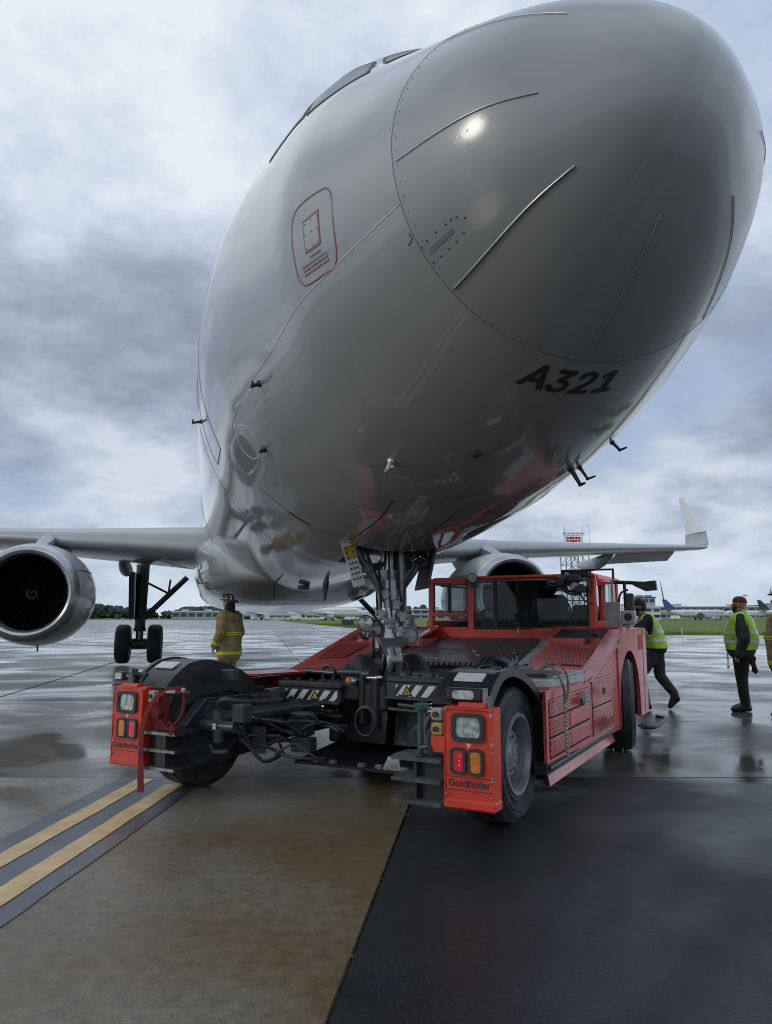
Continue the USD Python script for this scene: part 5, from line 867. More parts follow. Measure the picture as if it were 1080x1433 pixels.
cpart('speaker_box', [box(1.58, 1.74, 4.50, 4.60, 1.36, 1.52, .012), rod((1.62, 4.6, 1.30), (1.62, 4.6, 1.40), .05)], 'lightgrey_box', 20); cpart('speaker_cone', rod((1.665, 4.50, 1.445), (1.665, 4.492, 1.445), .045, n=20), 'black_line')
cpart('pillar_plate', [box(1.40, 1.56, 4.58, 4.60, 1.32, 1.62)], 'lightgrey_box', 20)
cpart('left_box', [box(-1.32, -1.02, 4.22, 4.40, 1.32, 1.48, .01)], 'lightgrey_box', 20)
# ------------------------------------------------------------------ people
def ball(p, r, n=14): return m3.Manifold.sphere(float(r), n).translate([float(q) for q in p])
def H(*balls): return m3.Manifold.batch_hull([ball(p, r) for p, r in balls])
def U(ms): return m3.Manifold.batch_boolean(list(ms), m3.OpType.Add)
def soft(m, e=.03, it=12, wr=0., seed=1):
    t = tm(m.refine_to_length(e)); t.merge_vertices(); trimesh.smoothing.filter_taubin(t, iterations=it)
    if wr:
        n = np.array(t.vertex_normals); t.vertices = t.vertices + n * ((meshkit.fbm(np.array(t.vertices) * [13, 13, 7], 3, seed) - .5) * wr)[:, None]
    return t
def band(m, z0, z1, grow, n=(0, 0, 1), o=(0, 0, 0)):
    """the strip of a garment between two heights, a little proud of it"""
    t = tm(m).copy(); t.vertices = t.vertices + np.array(t.vertex_normals) * grow
    c = trimesh.intersections.slice_mesh_plane(t, n, np.array(o) + np.array(n) * z0); c = trimesh.intersections.slice_mesh_plane(c, -np.array(n), np.array(o) + np.array(n) * z1); return c
def hand_balls(wr, d, up, r=1., curl=.5):
    """palm, four unequal fingers and a thumb; d points along the forearm, up is the back of the hand's side axis"""
    d = np.asarray(d, float); d /= np.linalg.norm(d); s = np.asarray(up, float); s = s - d * (s @ d); s /= np.linalg.norm(s); n = np.cross(d, s); out = []
    w = np.asarray(wr, float)
    out.append(H((w + d * .02, .022 * r), (w + d * .085 * r + s * .030 * r, .013 * r), (w + d * .085 * r - s * .030 * r, .012 * r), (w + d * .03 + s * .02 * r, .018 * r)))
    for k, (o, L) in enumerate(((.030, .072), (.010, .082), (-.011, .076), (-.030, .058))):
        b = w + d * .088 * r + s * o * r; q1 = b + (d * math.cos(curl * .6) + n * math.sin(curl * .6)) * L * .5 * r; q2 = q1 + (d * math.cos(curl * 1.6) + n * math.sin(curl * 1.6)) * L * .5 * r
        out += [H((b, .0095 * r), (q1, .0088 * r)), H((q1, .0088 * r), (q2, .0075 * r))]
    b = w + d * .035 * r + s * .028 * r; q1 = b + (d * .6 + s * .6 + n * .35) * .040 * r; q2 = q1 + (d * .85 + s * .1 + n * .5) * .032 * r
    out += [H((b, .013 * r), (q1, .010 * r)), H((q1, .010 * r), (q2, .008 * r))]
    return out
def head_parts(c, f, tilt=0.):
    """head about c facing f: skull, jaw, nose, ears"""
    f = np.asarray(f, float); f /= np.linalg.norm(f); u = np.array([0, 0, 1.]) + f * tilt; u -= f * (u @ f); u /= np.linalg.norm(u); s = np.cross(f, u); c = np.asarray(c, float)
    P = lambda a, b, z: c + s * a + f * b + u * z
    out = [H((P(0, -.02, .03), .088), (P(0, .025, .02), .078)), H((P(0, .03, -.01), .068), (P(0, .045, -.085), .036), (P(.03, .0, -.06), .04), (P(-.03, .0, -.06), .04)), H((P(0, .092, .0), .010), (P(0, .112, -.028), .013)), H((P(.012, .095, -.035), .009), (P(-.012, .095, -.035), .009)),
           H((P(.03, .082, .022), .012), (P(-.03, .082, .022), .012)), H((P(.018, .082, -.062), .011), (P(-.018, .082, -.062), .011))]
    for q in (1, -1): out.append(H((P(.083 * q, -.01, .015), .014), (P(.080 * q, -.012, -.03), .010)))
    eyes = [tm(ball(P(.031 * q, .083, .008), .011, 10)) for q in (1, -1)]
    return out, eyes, P
def person(name, label, loc, rz, J, kind, group=None):
    """J: joints (hip, knee, ankle, toe, shoulder, elbow, wrist for L and R, chest, pelvis, neck, head, face)"""
    t = thing(name, label, 'person', loc, rz, group); A = {k: np.array(v, float) for k, v in J.items()}
    hb, eyes, HP = head_parts(A['head'], A['face'], J.get('tilt', 0.) if not isinstance(J.get('tilt', 0.), np.ndarray) else 0)
    fat = kind.get('bulk', 1.)
    sk = hb + [H((A['neck'], .055), (A['head'] - [0, 0, .05], .052)), H((A['pelvis'], .13), (A['chest'], .13)), H((A['chest'], .12), (A['neck'], .06))]
    for q in 'LR':
        sk += [H((A['chest'], .09), (A['sh' + q], .055)), H((A['sh' + q], .052), (A['el' + q], .042)), H((A['el' + q], .042), (A['wr' + q], .028)), H((A['pelvis'], .10), (A['hip' + q], .085)), H((A['hip' + q], .082), (A['kn' + q], .056)), H((A['kn' + q], .055), (A['an' + q], .040)), H((A['an' + q], .04), (A['toe' + q], .03))]
        d = A['wr' + q] - A['el' + q]; sk += hand_balls(A['wr' + q], d, A['face'] + np.array([.3 if q == 'L' else -.3, 0, 0]), 1.0, kind.get('curl', .7))
    part(t, 'body', soft(U(sk), .014, 6), 'skin', True); part(t, 'eye', eyes, 'black_line', True)
    g = kind['coat_long']; low = A['pelvis'] - [0, 0, .02 + g]
    side = np.array([1., 0, 0]); fw = np.array([0, 1., 0])
    def ring(c, hw, hd, r): return [(c + side * hw + fw * hd * 0, r), (c - side * hw, r), (c + fw * hd, r), (c - fw * hd, r)]
    cr = kind['r_coat'] * fat
    tor = U([H(*ring(A['chest'] + [0, 0, .04], .10, .03, .105 * cr), (A['shL'], .075 * cr), (A['shR'], .075 * cr), *ring((A['pelvis'] + A['chest']) / 2, .085, .05 * fat, .115 * cr)),
             H(*ring((A['pelvis'] + A['chest']) / 2, .085, .05 * fat, .115 * cr), *ring(low + [0, 0, .03], .115, .05, .10 * cr)), H((A['chest'] + [0, 0, .08], .09 * cr), (A['neck'] - [0, 0, .0], .062 * cr))])
    slv = {q: U([H((A['sh' + q], .070 * cr), (A['el' + q], .060 * cr)), H((A['el' + q], .058 * cr), (A['wr' + q] - (A['wr' + q] - A['el' + q]) * .06, .046 * cr))]) for q in 'LR'}
    coat = soft(U([tor, slv['L'], slv['R']]), .03, 8, .020, 3); part(t, kind['coat'], coat, kind['coat_mat'], True)
    tr = []
    for q in 'LR': tr += [H((A['pelvis'] - [0, 0, .02], .12 * fat), (A['hip' + q], .105 * fat)), H((A['hip' + q], .105 * fat), (A['kn' + q], .082)), H((A['kn' + q], .082), (A['an' + q] + [0, 0, .03], .068)), ]
    part(t, 'trousers', soft(U(tr), .03, 8, .022, 5), kind['trouser_mat'], True)
    if g > .1:
        for q in 'LR':
            lg = soft(U([H((A['kn' + q], .083), (A['an' + q] + [0, 0, .03], .069))]), .03, 8); bands_on(t, 'leg_trim', lg, [(.22, .28)], 'hivis_yellow')
    for q in 'LR':
        a, b = A['an' + q], A['toe' + q]; d = (b - a); d[2] = 0; d = d / max(np.linalg.norm(d), 1e-6); part(t, 'boot', soft(U([H((a + [0, 0, .06], .060), (a - d * .03 + (b - a) * 0 - [0, 0, .03], .052)), H((a - d * .04 - [0, 0, .035], .045), (b, .038), (a + [0, 0, .0], .055)), H((a - d * .06 - [0, 0, .055], .03), (b - [0, 0, .012], .030))]), .02, 6), 'boot_black', True)
    kind['extra'](t, A, HP, tor, coat, slv)
    return t
def vest_extra(m, col, open_w=.05):
    def f(t, A, HP, tor, coat, slv):
        v = soft(tor, .03, 8, .012, 4); v.vertices = v.vertices + np.array(v.vertex_normals) * .018
        n_ = M_(v) if v.is_watertight else None
        z0 = A['pelvis'][2] - .02; fw = np.array([0, 1., 0])
        if n_ is not None:
            c = (A['pelvis'] + A['chest']) / 2
            cut = M_(box(c[0] - open_w, c[0] + open_w, c[1] + .02, c[1] + .6, z0 - .3, A['neck'][2] + .2)) + M_(box(-1, 1, -1, 1, z0 - .6, z0 + .0)) + ball(A['neck'] + [0, .02, .02], .105, 20) + U([H((A['sh' + q] + [0.07 if A['sh' + q][0] > 0 else -.07, 0, .03], .075), (A['sh' + q] + [0.10 if A['sh' + q][0] > 0 else -.10, 0, -.22], .085)) for q in 'LR'])
            v = tm(n_ - cut)
        part(t, 'vest', v, col, 40)
        for a, b in ((.10, .15), (.24, .29)):
            try: part(t, 'reflective_band', band(v, z0 + a, z0 + b, .004), 'reflective', 40)
            except Exception: pass
        for s in (1, -1):
            try: part(t, 'reflective_band', band(band(v, .115 * s - .028 + A['chest'][0], .115 * s + .028 + A['chest'][0], .0045, (1, 0, 0)), z0 + .30, 2.0, .0), 'reflective', 40)
            except Exception: pass
    return f
def cap(t, HP, m, brim=True):
    b = U([H((HP(0, -.02, .055), .092), (HP(0, .02, .055), .086))]); b = b - M_(hull([HP(a, q, z) for a in (-.2, .2) for q in (-.2, .2) for z in (-.3, .045)]))
    part(t, 'cap', soft(b, .02, 3), m, True)
    if brim: part(t, 'cap_brim', hull([HP(a, q, z) for a, q in ((-.07, .07), (.07, .07), (.05, .155), (-.05, .155), (0, .17)) for z in (.046, .056)]), m, 30)
def facial_hair(t, HP, m): part(t, 'beard', soft(U([H((HP(0, .058, -.075), .042), (HP(0, .05, -.105), .032)), H((HP(.05, .02, -.03), .036), (HP(.03, .06, -.075), .034)), H((HP(-.05, .02, -.03), .036), (HP(-.03, .06, -.075), .034)), H((HP(.02, .092, -.042), .009), (HP(-.02, .092, -.042), .009))]), .014, 4, .012), m, True)
def hair(t, HP, m): part(t, 'hair', soft(U([H((HP(0, -.035, .035), .094), (HP(0, .0, .05), .088)), H((HP(0, -.06, -.03), .06), (HP(.04, -.04, -.02), .055), (HP(-.04, -.04, -.02), .055))]), .014, 4, .012), m, True)
def bands_on(t, name, src, specs, m, n=(0, 0, 1), o=(0, 0, 0)):
    for a, b in specs:
        try: part(t, name, band(src, a, b, .006, n, o), m, 40)
        except Exception: pass
def helmet(t, HP):
    dome_ = U([H((HP(0, -.01, .075), .112), (HP(0, .02, .075), .108))]) - M_(hull([HP(a, q, z) for a in (-.3, .3) for q in (-.3, .3) for z in (-.3, .06)]))
    part(t, 'helmet', soft(dome_, .02, 2), 'helmet_black', True)
    ang = np.linspace(0, 2 * np.pi, 28, endpoint=False); P = [HP(.142 * math.cos(a), (.165 if math.sin(a) > 0 else .235) * math.sin(a), .060 - (.03 if math.sin(a) < -.3 else 0) + .018 * abs(math.cos(a))) for a in ang]
    up = HP(0, 0, 1) - HP(0, 0, 0); part(t, 'helmet_brim', hull(np.vstack([P, np.array(P) + up * .014])), 'helmet_black', 30)
    for k in range(5): part(t, 'helmet_ridge', tube([HP(.115 * math.sin(q) * math.cos(k * np.pi / 5), .12 * math.sin(q) * math.sin(k * np.pi / 5), .075 + .118 * math.cos(q)) for q in np.linspace(-1.45, 1.45, 13)], .008, 6, 0), 'helmet_black')
    for k in range(8):
        a = 2 * np.pi * k / 8 + .35; c = HP(.118 * math.cos(a), .125 * math.sin(a), .100); part(t, 'reflective_patch', sphere(c, .020, 1, (1, 1, 1)), 'white_sticker', 40)
    part(t, 'helmet_shield', hull([HP(a, .135, z) for a in (-.045, .045) for z in (.075, .10)] + [HP(a, .120, z) for a in (-.03, .03, 0) for z in (.17, .19)] + [HP(a, .128, z) for a in (-.045, .045) for z in (.075, .10)]), 'helmet_black', 30)
def turnout_extra(flap):
    def f(t, A, HP, tor, coat, slv):
        z = A['pelvis'][2]; tt = soft(tor, .03, 8, .020, 3)
        bands_on(t, 'yellow_trim', tt, [(z + .12, z + .175), (z - .235, z - .18)], 'hivis_yellow')
        bands_on(t, 'silver_trim', band(tt, z - .2, z + .8, .004), [(z + .138, z + .156), (z - .217, z - .198)], 'tan_turnout')
        for q in 'LR':
            d = A['wr' + q] - A['el' + q]; L = np.linalg.norm(d); bands_on(t, 'sleeve_trim', soft(slv[q], .03, 8), [(L * .62, L * .80)], 'hivis_yellow', tuple(d / L), A['el' + q])
        part(t, 'collar', soft(U([H((A['neck'] + [0, .01, .03], .085), (A['neck'] - [0, 0, .02], .095))]), .025, 4), 'tan_turnout', True)
        if flap: part(t, 'neck_flap', soft(U([H((HP(0, -.07, .02), .075), (HP(0, -.09, -.11), .075), (HP(.05, -.05, -.09), .06), (HP(-.05, -.05, -.09), .06))]), .02, 4), 'dark_cloth', True)
        helmet(t, HP)
    return f
def stand(h=1.0, lean=0., face=(0, 1, 0), arms=((.27, .02, 1.13), (.25, .10, .88)), feet=.11):
    z = lambda q: q * h
    J = dict(pelvis=(0, 0, z(.98)), chest=(0, lean * .5, z(1.30)), neck=(0, lean * .8, z(1.49)), head=(0, lean + .02, z(1.655)), face=face)
    for q, s in (('L', -1), ('R', 1)):
        J.update({'hip' + q: (s * .09, 0, z(.93)), 'kn' + q: (s * (feet - .005), .02, z(.50)), 'an' + q: (s * feet, -.01, z(.10)), 'toe' + q: (s * (feet + .03), .16, .04), 'sh' + q: (s * .195, lean * .6 - .01, z(1.42)), 'el' + q: (s * arms[0][0], arms[0][1], z(arms[0][2])), 'wr' + q: (s * arms[1][0], arms[1][1], z(arms[1][2]))})
    return J
# firefighter behind the tug's left wheel, watching the left wing
ff = dict(coat='turnout_coat', coat_mat='tan_turnout', trouser_mat='tan_turnout', coat_long=.24, r_coat=1.42, bulk=1.15, extra=turnout_extra(True))
person('person', 'firefighter in tan turnout coat and black helmet standing beyond the black mudguard', (-2.91, 14.0, 0), 66, stand(1.02, .03, (.15, 1, .05), ((.30, -.02, 1.14), (.28, .12, .90))), ff)
# ground worker with red cap, right
def wk(t, A, HP, tor, coat, slv):
    vest_extra('', 'hivis_green', .07)(t, A, HP, tor, coat, slv); cap(t, HP, 'cap_red', False); facial_hair(t, HP, 'beard')
    part(t, 'lanyard', tube([A['neck'] + [-.06, .06, -.02], A['chest'] + [-.03, .20, .0], A['chest'] + [0, .215, -.12], A['chest'] + [.03, .20, 0], A['neck'] + [.06, .06, -.02]], .006), 'black_line'); part(t, 'name_badge', box(-.035, .035, .20, .215, 1.10, 1.16), 'white_sticker', False)
    w = A['wrR'] if 'wrR' in A else A['wrL']
    part(t, 'collar', soft(U([H((A['neck'] + [0, .01, .0], .078), (A['neck'] - [0, 0, .04], .10))]), .02, 4), 'charcoal_cloth', True)
w = dict(coat='shirt', coat_mat='charcoal_cloth', trouser_mat='dark_cloth', coat_long=.03, r_coat=1.2, bulk=1.3, extra=wk, curl=1.0)
person('person', 'ground worker in red cap and yellow-green vest standing with black trousers', (5.55, 11.80, 0), 62, stand(.985, -.03, (.25, 1, .16), ((.27, -.06, 1.13), (.235, .03, .88)), .10), w)
gl = single('gloves', cat([hull(np.random.default_rng(2).normal(0, .035, (20, 3)) * [1, 1, 1.6] + [5.60, 11.52, .76]), hull(np.random.default_rng(5).normal(0, .028, (20, 3)) * [1, 1, 1.9] + [5.61, 11.51, .69])]), 'dark_cloth', 'black gloves held in the hand of the red-capped worker', 'gloves')
# worker leaning in behind the tug's cab, back leg stretched out
def wl_(t, A, HP, tor, coat, slv):
    vest_extra('', 'hivis_green', .09)(t, A, HP, tor, coat, slv); hair(t, HP, 'hair_dark'); cap(t, HP, 'cap_black', True); facial_hair(t, HP, 'hair_dark')
J = dict(pelvis=(0, -.05, .98), chest=(0, .06, 1.29), neck=(0, .12, 1.46), head=(0, .19, 1.605), face=(0, 1, -.25), shL=(-.195, .09, 1.40), shR=(.195, .09, 1.40), elL=(-.25, .28, 1.18), elR=(.25, .26, 1.16), wrL=(-.20, .50, 1.20), wrR=(.20, .48, 1.16),
         hipL=(-.09, -.03, .93), hipR=(.09, -.07, .93), knL=(-.10, .22, .53), anL=(-.10, .16, .10), toeL=(-.10, .33, .04), knR=(.11, -.10, .52), anR=(.11, -.30, .21), toeR=(.11, -.23, .05))
person('person', 'ground worker in black cap and yellow vest striding behind the tug cab', (4.26, 12.05, 0), 78, J, dict(coat='shirt', coat_mat='dark_cloth', trouser_mat='charcoal_cloth', coat_long=.03, r_coat=1.08, bulk=1.05, extra=wl_, curl=1.2))
# second firefighter, cut by the right edge of the frame
person('person', 'firefighter in tan and yellow coat at the right edge beside the red-capped worker', (5.76, 10.95, 0), 75, stand(1.02, -.02, (.1, 1, .1), ((.28, -.04, 1.13), (.25, .03, .90))), dict(ff, extra=turnout_extra(False)))
# ------------------------------------------------------------------ edge markers, distant airport
def marker(name, label, x, y, h=.36, col='marker_orange', top='marker_blue', grp='stake markers on the wet paving'):
    t = thing(name, label, 'marker', (x, y, 0), 0, grp)
    part(t, 'stem', [rod((0, 0, 0), (0, 0, h * .7), .028, .022), rod((0, 0, 0), (0, 0, .02), .07)], col); part(t, 'head', [rod((0, 0, h * .7), (0, 0, h * .95), .055, .05), sphere((0, 0, h * .95), .05, 1)], top)
marker('edge_light', 'orange stake light with dark blue top nearest the walking worker', 6.91, 19.06, .36)
marker('edge_light', 'stake light with dark top between the striding worker and the red-capped worker', 12.2, 27.0, .36)
marker('edge_light', 'small low red stud on the wet paving below the orange stake light', 6.05, 16.4, .07, 'far_red', 'far_red', None)
marker('marker_post', 'small white marker post at the foot of the right-hand grass', 23.6, 60.0, .55, 'far_white', 'far_white', None)
t = thing('grass_sign', 'black sign board standing in the grass left of the nose gear', 'sign', (-6.5, 128, 0)); part(t, 'board', box(-1.05, 1.05, -.12, .12, .15, 1.0, .03), 'far_dark', 20); part(t, 'leg', box(-.8, -.7, -.06, .06, -.1, .15), 'far_grey'); part(t, 'leg', box(.7, .8, -.06, .06, -.1, .15), 'far_grey')
# parked airliners, low detail, length 38 m along +x (nose at 0)
def loft_c(st, n=18): 
    t = np.linspace(0, 2 * np.pi, n, endpoint=False); return loft([np.stack([np.full(n, x), y * np.cos(t), z + h * np.sin(t)], 1) for x, y, h, z in st])
def jet(label, x, y, rz, fin, grp, z0=0):
    t = thing('parked_jet', label, 'airliner', (x, y, z0), rz, grp)
    part(t, 'fuselage', loft_c([(0, .1, .1, 3.2), (.6, .9, .8, 3.3), (2.2, 1.6, 1.6, 3.6), (5, 1.95, 2.05, 3.8), (26, 1.95, 2.05, 3.8), (32, 1.4, 1.3, 4.4), (38, .2, .25, 5.0)]), 'far_white', 40)
    for s in (1, -1):
        m = hull([(13, 0, 2.6), (19, 0, 2.6), (22.5, 16 * s, 4.0), (24.2, 16 * s, 4.0), (13, 0, 3.1), (19, 0, 2.8), (22.5, 16 * s, 4.1), (24.2, 16 * s, 4.05)]); part(t, 'wing', m, 'far_white', 20)
        part(t, 'engine', [lathe([(0, .85), (.3, 1.05), (2, 1.1), (4, .7), (4, .1), (0.6, .1), (.5, .8), (0, .85)], 'x', 18, (12.5, 5.4 * s, 1.7))], 'far_grey', 40)
        part(t, 'tailplane', hull([(32.5, 0, 4.9), (36.5, 0, 4.9), (36, 6 * s, 5.5), (37.6, 6 * s, 5.5), (32.5, 0, 5.1), (36.5, 0, 5.0)]), 'far_white', 20)
        part(t, 'main_gear', [rod((17.5, 3.7 * s, .6), (17.5, 3.7 * s, 2.6), .18), rod((17.5, 3.4 * s, .58), (17.5, 4.0 * s, .58), .58)], 'far_dark')
    f = hull([(29.5, q, 5.5) for q in (-.2, .2)] + [(36.4, q, 5.5) for q in (-.1, .1)] + [(35.6, q, 11.6) for q in (-.08, .08)] + [(38, q, 11.6) for q in (-.05, .05)])
    f = part(t, 'tail_fin', f, fin if fin != 'flag' else 'far_white', 20)
    if fin == 'flag':
        for k in range(7):
            a, b = 5.9 + k * .8, 6.3 + k * .8; e = lambda z: (29.5 + (z - 5.5), 36.4 + (z - 5.5) * .26)
            part(f, 'fin_stripe', hull([(e(z)[0] + .2, q, z) for z in (a, b) for q in (-.24, .24)] + [(e(z)[1] - .1, q, z + .8) for z in (a, b) for q in (-.14, .14)]), 'far_red' if k % 2 == 0 else 'far_blue', 20)
    part(t, 'nose_gear', [rod((4.5, 0, .4), (4.5, 0, 2.2), .12), rod((4.5, -.3, .4), (4.5, .3, .4), .4)], 'far_dark')
    part(t, 'window_band', [box(3.5 + k * .9, 3.95 + k * .9, s * 1.90 - .06, s * 1.90 + .06, 4.1, 4.5) for k in range(26) for s in (1, -1)], 'far_dark', False)
jet('white parked airliner with striped tail left of the nose gear', -9, 330, 160, 'flag', None)
jet('white parked airliner with dark tail, far left of the striped tail', -52, 420, 185, 'far_dark', None)
jet('white parked airliner with grey tail behind the striped-tail airliner', -24, 455, 15, 'far_grey', None)
jet('white parked airliner nearest the striding worker on the right', 196, 430, 182, 'far_blue', None)
jet('white parked airliner in the middle of the right-hand terminal row', 215, 480, 10, 'far_grey', None)
jet('white parked airliner whose nose is beside the red-capped worker', 258, 450, 188, 'far_dark', None)
# terminal buildings
def building(label, x0, x1, y, d, h, wall, floors, bay_, roof=True, dark_top=False, z0=0):
    t = thing('terminal_building', label, 'building', (x0, y, z0)); L = x1 - x0
    part(t, 'wall', box(0, L, 0, d, 0, h), wall, False); part(t, 'roof', box(-.6, L + .6, -.6, d + .6, h, h + .7), 'far_dark' if dark_top else 'far_white', False)
    fh = h / floors; n = int(L / bay_)
    for f in range(floors):
        for k in range(n): part(t, 'window', box(k * bay_ + bay_ * .12, k * bay_ + bay_ * .88, -.12, .1, f * fh + fh * .35, f * fh + fh * .82), 'far_glass', False)
    for q in np.linspace(.15, .85, 3): part(t, 'roof_unit', box(q * L - 2, q * L + 2, d * .3, d * .6, h + .7, h + 2.2), 'far_grey', False)
    return t
building('long pale terminal with window rows behind the right-hand grass', 150, 262, 520, 26, 8.5, 'far_grey', 2, 5.6)
building('white hangar-like block beside the striding worker', 152, 172, 470, 18, 7.5, 'far_white', 2, 5.)
building('dark-roofed upper block above the long pale terminal', 178, 196, 545, 16, 15.5, 'far_grey', 3, 4.5, dark_top=True)
building('far terminal wing with dark glazing near the red-capped worker', 268, 345, 540, 24, 9.5, 'far_grey', 2, 5.5, dark_top=True)
building('low white terminal row behind the striped-tail airliner', -92, 12, 520, 22, 8.0, 'far_white', 2, 5.2)
building('low grey cargo sheds at the left of the airliner belly', -160, -110, 560, 22, 5.5, 'far_grey', 1, 6.)
building('pale cargo hall far behind the left main wheels', -330, -268, 640, 25, 6.0, 'far_white', 1, 7.)
building('low pale concourse behind the tug cab', 20, 140, 560, 22, 7.0, 'far_grey', 2, 6.)
# construction crane
t = thing('construction_crane', 'thin crane jib standing up over the terminal roofs', 'crane', (228, 610, 0))
part(t, 'jib', [rod((0, 0, 0), (-4, 0, 32), .35, .2, n=6), rod((1.2, 0, 0), (-3.8, 0, 31), .25, .15, n=6)] + [rod((1.2 - .17 * k * 2, 0, 2.0 * k), (-.25 * k, 0, 2.0 * k + 1), .12, n=5) for k in range(15)], 'far_dark'); part(t, 'crane_base', box(-2.5, 2.5, -2, 2, 0, 2.6, .3), 'far_red')
# radar tower on lattice legs with red and white aerial
t = thing('radar_tower', 'lattice radar tower with red and white aerial behind the tug cab', 'tower', (38.6, 152, 0), scale=(1, 1, .93))
leg, brace = [], []
for sx in (-1, 1):
    for sy in (-1, 1): part(t, 'leg', rod((sx * 2.3, sy * 2.3, 0), (sx * 2.3, sy * 2.3, 17.0), .11, n=6), 'tower_steel')
    part(t, 'mid_leg', rod((sx * .75, 0, 0), (sx * .75, 0, 16.2), .13, n=6), 'tower_steel')
for k in range(6):
    a, b = k * 2.6, (k + 1) * 2.6
    for s in (-1, 1): brace += [rod((-2.3, 2.3 * s, b), (2.3, 2.3 * s, b), .06, n=5), rod((2.3 * s, -2.3, b), (2.3 * s, 2.3, b), .06, n=5), rod((-2.3, 2.3 * s, a), (0, 2.3 * s, b), .05, n=5), rod((2.3, 2.3 * s, a), (0, 2.3 * s, b), .05, n=5)]
    brace += [rod((-.75, 0, a), (.75, 0, b), .09, n=5), rod((.75, 0, a), (-.75, 0, b), .09, n=5)]
part(t, 'bracing', brace, 'tower_steel')
part(t, 'platform', box(-2.6, 2.6, -2.6, 2.6, 15.9, 16.1), 'tower_steel', False); part(t, 'railing', [rod((x, y, 16.1), (x, y, 17.3), .05, n=5) for x in (-2.5, 0, 2.5) for y in (-2.5, 2.5)] + [rod((-2.5, y, z), (2.5, y, z), .04, n=5) for y in (-2.5, 2.5) for z in (16.7, 17.3)], 'tower_steel')
part(t, 'antenna_post', rod((0, 0, 16), (0, 0, 18.4), .35, .25, n=10), 'tower_red')
for k in range(5):
    for j in range(4): part(t, 'antenna_cell', box(-1.5 + k * .6, -1.08 + k * .6, -.2, .2, 16.9 + j * .62, 17.30 + j * .62), 'tower_red', False)
part(t, 'antenna_frame', [rod((-1.6, -.26, z), (1.6, -.26, z), .05, n=5) for z in (16.85, 17.45, 18.1, 18.7, 19.4)] + [rod((x, -.26, 16.8), (x, -.26, 19.4), .05, n=5) for x in (-1.55, -.5, .5, 1.55)], 'tower_red')
part(t, 'top_bar', [rod((-2.2, 0, 19.9), (2.2, 0, 19.9), .07, n=6)] + [rod((x, 0, 19.3), (x, 0, 20.2), .05, n=5) for x in np.linspace(-2.1, 2.1, 9)], 'tower_red')
for x, y in ((-2.5, -2.5), (2.5, -2.5), (-1.2, 2.5), (2.5, 2.5)): part(t, 'lightning_rod', rod((x, y, 16), (x, y, 21.8), .05, .02, n=5), 'tower_steel')
# service vehicles on the far apron
def van(label, x, y, rz, body='far_white', L=6.0, h=2.6):
    t = thing('service_van', label, 'van', (x, y, 0), rz, 'service vehicles parked at the far terminal')
    part(t, 'body', [box(-L / 2, L / 2 - 1.7, -1.05, 1.05, .5, h, .08), hull([(L / 2 - 1.65, s, z) for s in (-1, 1) for z in (.45, h - .3)] + [(L / 2, s, z) for s in (-.95, .95) for z in (.45, 1.25)] + [(L / 2 - .7, s * .9, h - .35) for s in (-1, 1)])], body, 20)
    for sx in (-1, 1):
        for s in (-1, 1): part(t, 'wheel', rod((sx * L * .32, s * .8, .42), (sx * L * .32, s * 1.06, .42), .42, n=14), 'far_dark')
    part(t, 'window', [box(L / 2 - 1.4, L / 2 - .8, s * 1.0 - .03, s * 1.0 + .03, 1.35, h - .55) for s in (-1, 1)], 'far_glass', False)
rv = np.random.default_rng(21)
vans = [(160, 415, 'small white van right of the hangar-like block'), (178, 405, 'white box van in front of the right terminal row'), (228, 410, 'white van between two parked airliners on the right'), (275, 418, 'white van left of the red-capped worker'), (-32, 385, 'white van left of the striped-tail airliner'), (-45, 372, 'white box truck in the row below the airliner belly'), (-60, 380, 'white van at the left end of the row below the belly'), (-18, 360, 'white van beside the black grass sign'), (-72, 410, 'white truck farthest left under the belly')]
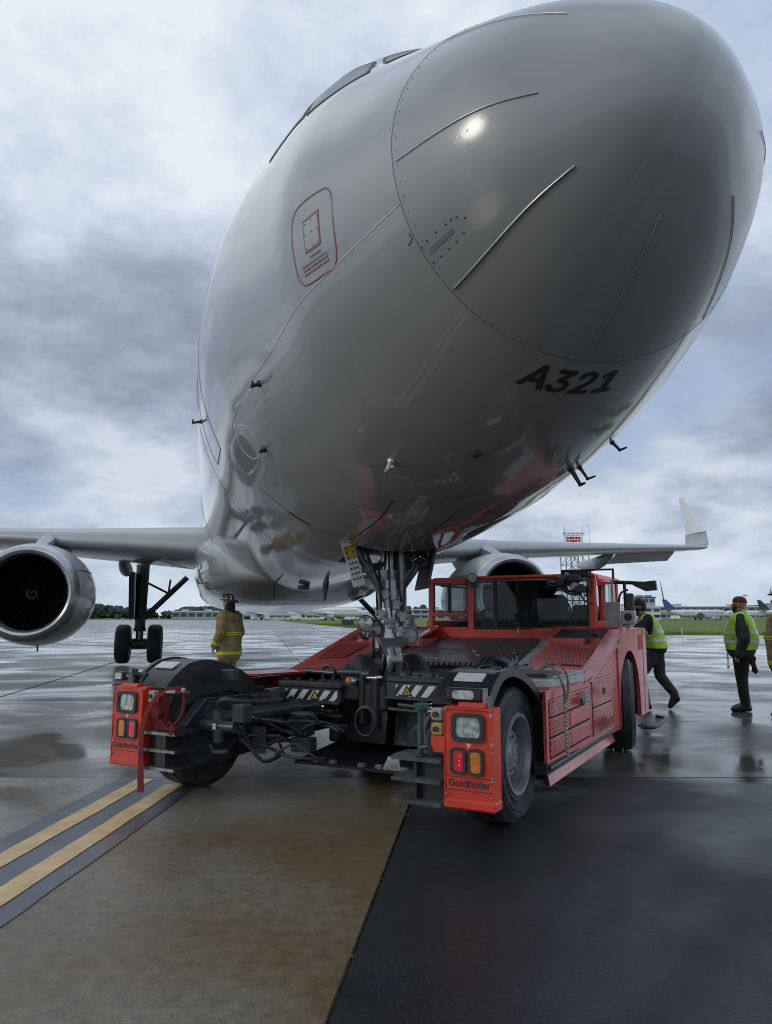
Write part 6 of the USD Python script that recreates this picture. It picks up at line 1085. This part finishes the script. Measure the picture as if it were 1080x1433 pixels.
for x, y, l in vans: van(l, x, y, rv.uniform(0, 360), 'far_white' if rv.uniform() < .8 else 'far_grey', rv.uniform(5, 8), rv.uniform(2.4, 3.4))
for k, (x, y) in enumerate(((-120, 500), (-78, 470), (-34, 480), (160, 500), (240, 500), (300, 505))):
    t = thing('apron_light_mast', 'tall thin floodlight mast over the far terminal, %s' % ('first from the left', 'second from the left', 'third from the left, near the striped tail', 'above the hangar-like block', 'above the middle of the right terminal', 'rightmost')[k], 'light mast', (x, y, 0), 0, 'floodlight masts at the far terminal')
    part(t, 'pole', rod((0, 0, 0), (0, 0, 16), .28, .16, n=8), 'far_grey'); part(t, 'lamp_bar', [box(-1.6, 1.6, -.3, .3, 15.8, 16.4)] + [box(q, q + .6, -.45, -.3, 15.7, 16.2) for q in (-1.5, -.6, .3, 1.1)], 'far_grey', False)
# far tree lines
def treeline(name, label, x0, x1, y, h, n, seed):
    r = np.random.default_rng(seed); V, F, k = [], [], 0; ico = trimesh.creation.icosphere(1, 1.); iv, if_ = np.array(ico.vertices), np.array(ico.faces)
    for _ in range(n):
        x = r.uniform(x0, x1); hh = h * (.55 + .75 * meshkit.noise(np.array([[x / 38., seed, .3]]))[0]) * r.uniform(.7, 1.15); yy = y + r.uniform(-14, 14)
        for _c in range(7):
            s = hh * r.uniform(.16, .34); c = np.array([x + r.normal(0, hh * .25), yy + r.normal(0, hh * .25), max(s * .6, hh * r.uniform(.2, .88))]); v = iv * s * r.uniform(.7, 1.25, (len(iv), 1)) * [1, 1, .85] + c
            V.append(v); F.append(if_ + k); k += len(iv)
    single(name, trimesh.Trimesh(np.vstack(V), np.vstack(F), process=False), 'far_leaf', label, 'trees', kind='stuff', smooth=False)
treeline('far_trees', 'dark line of far trees behind the left main wheels', -520, -175, 900, 13, 330, 1)
treeline('far_trees', 'dark far trees under the airliner belly', -190, -60, 700, 9.5, 130, 2)
treeline('far_trees', 'faint far trees behind the terminal row', -60, 420, 980, 13, 260, 3)
treeline('far_trees', 'faint far trees at the far left under the engine', -900, -500, 950, 12, 260, 4)
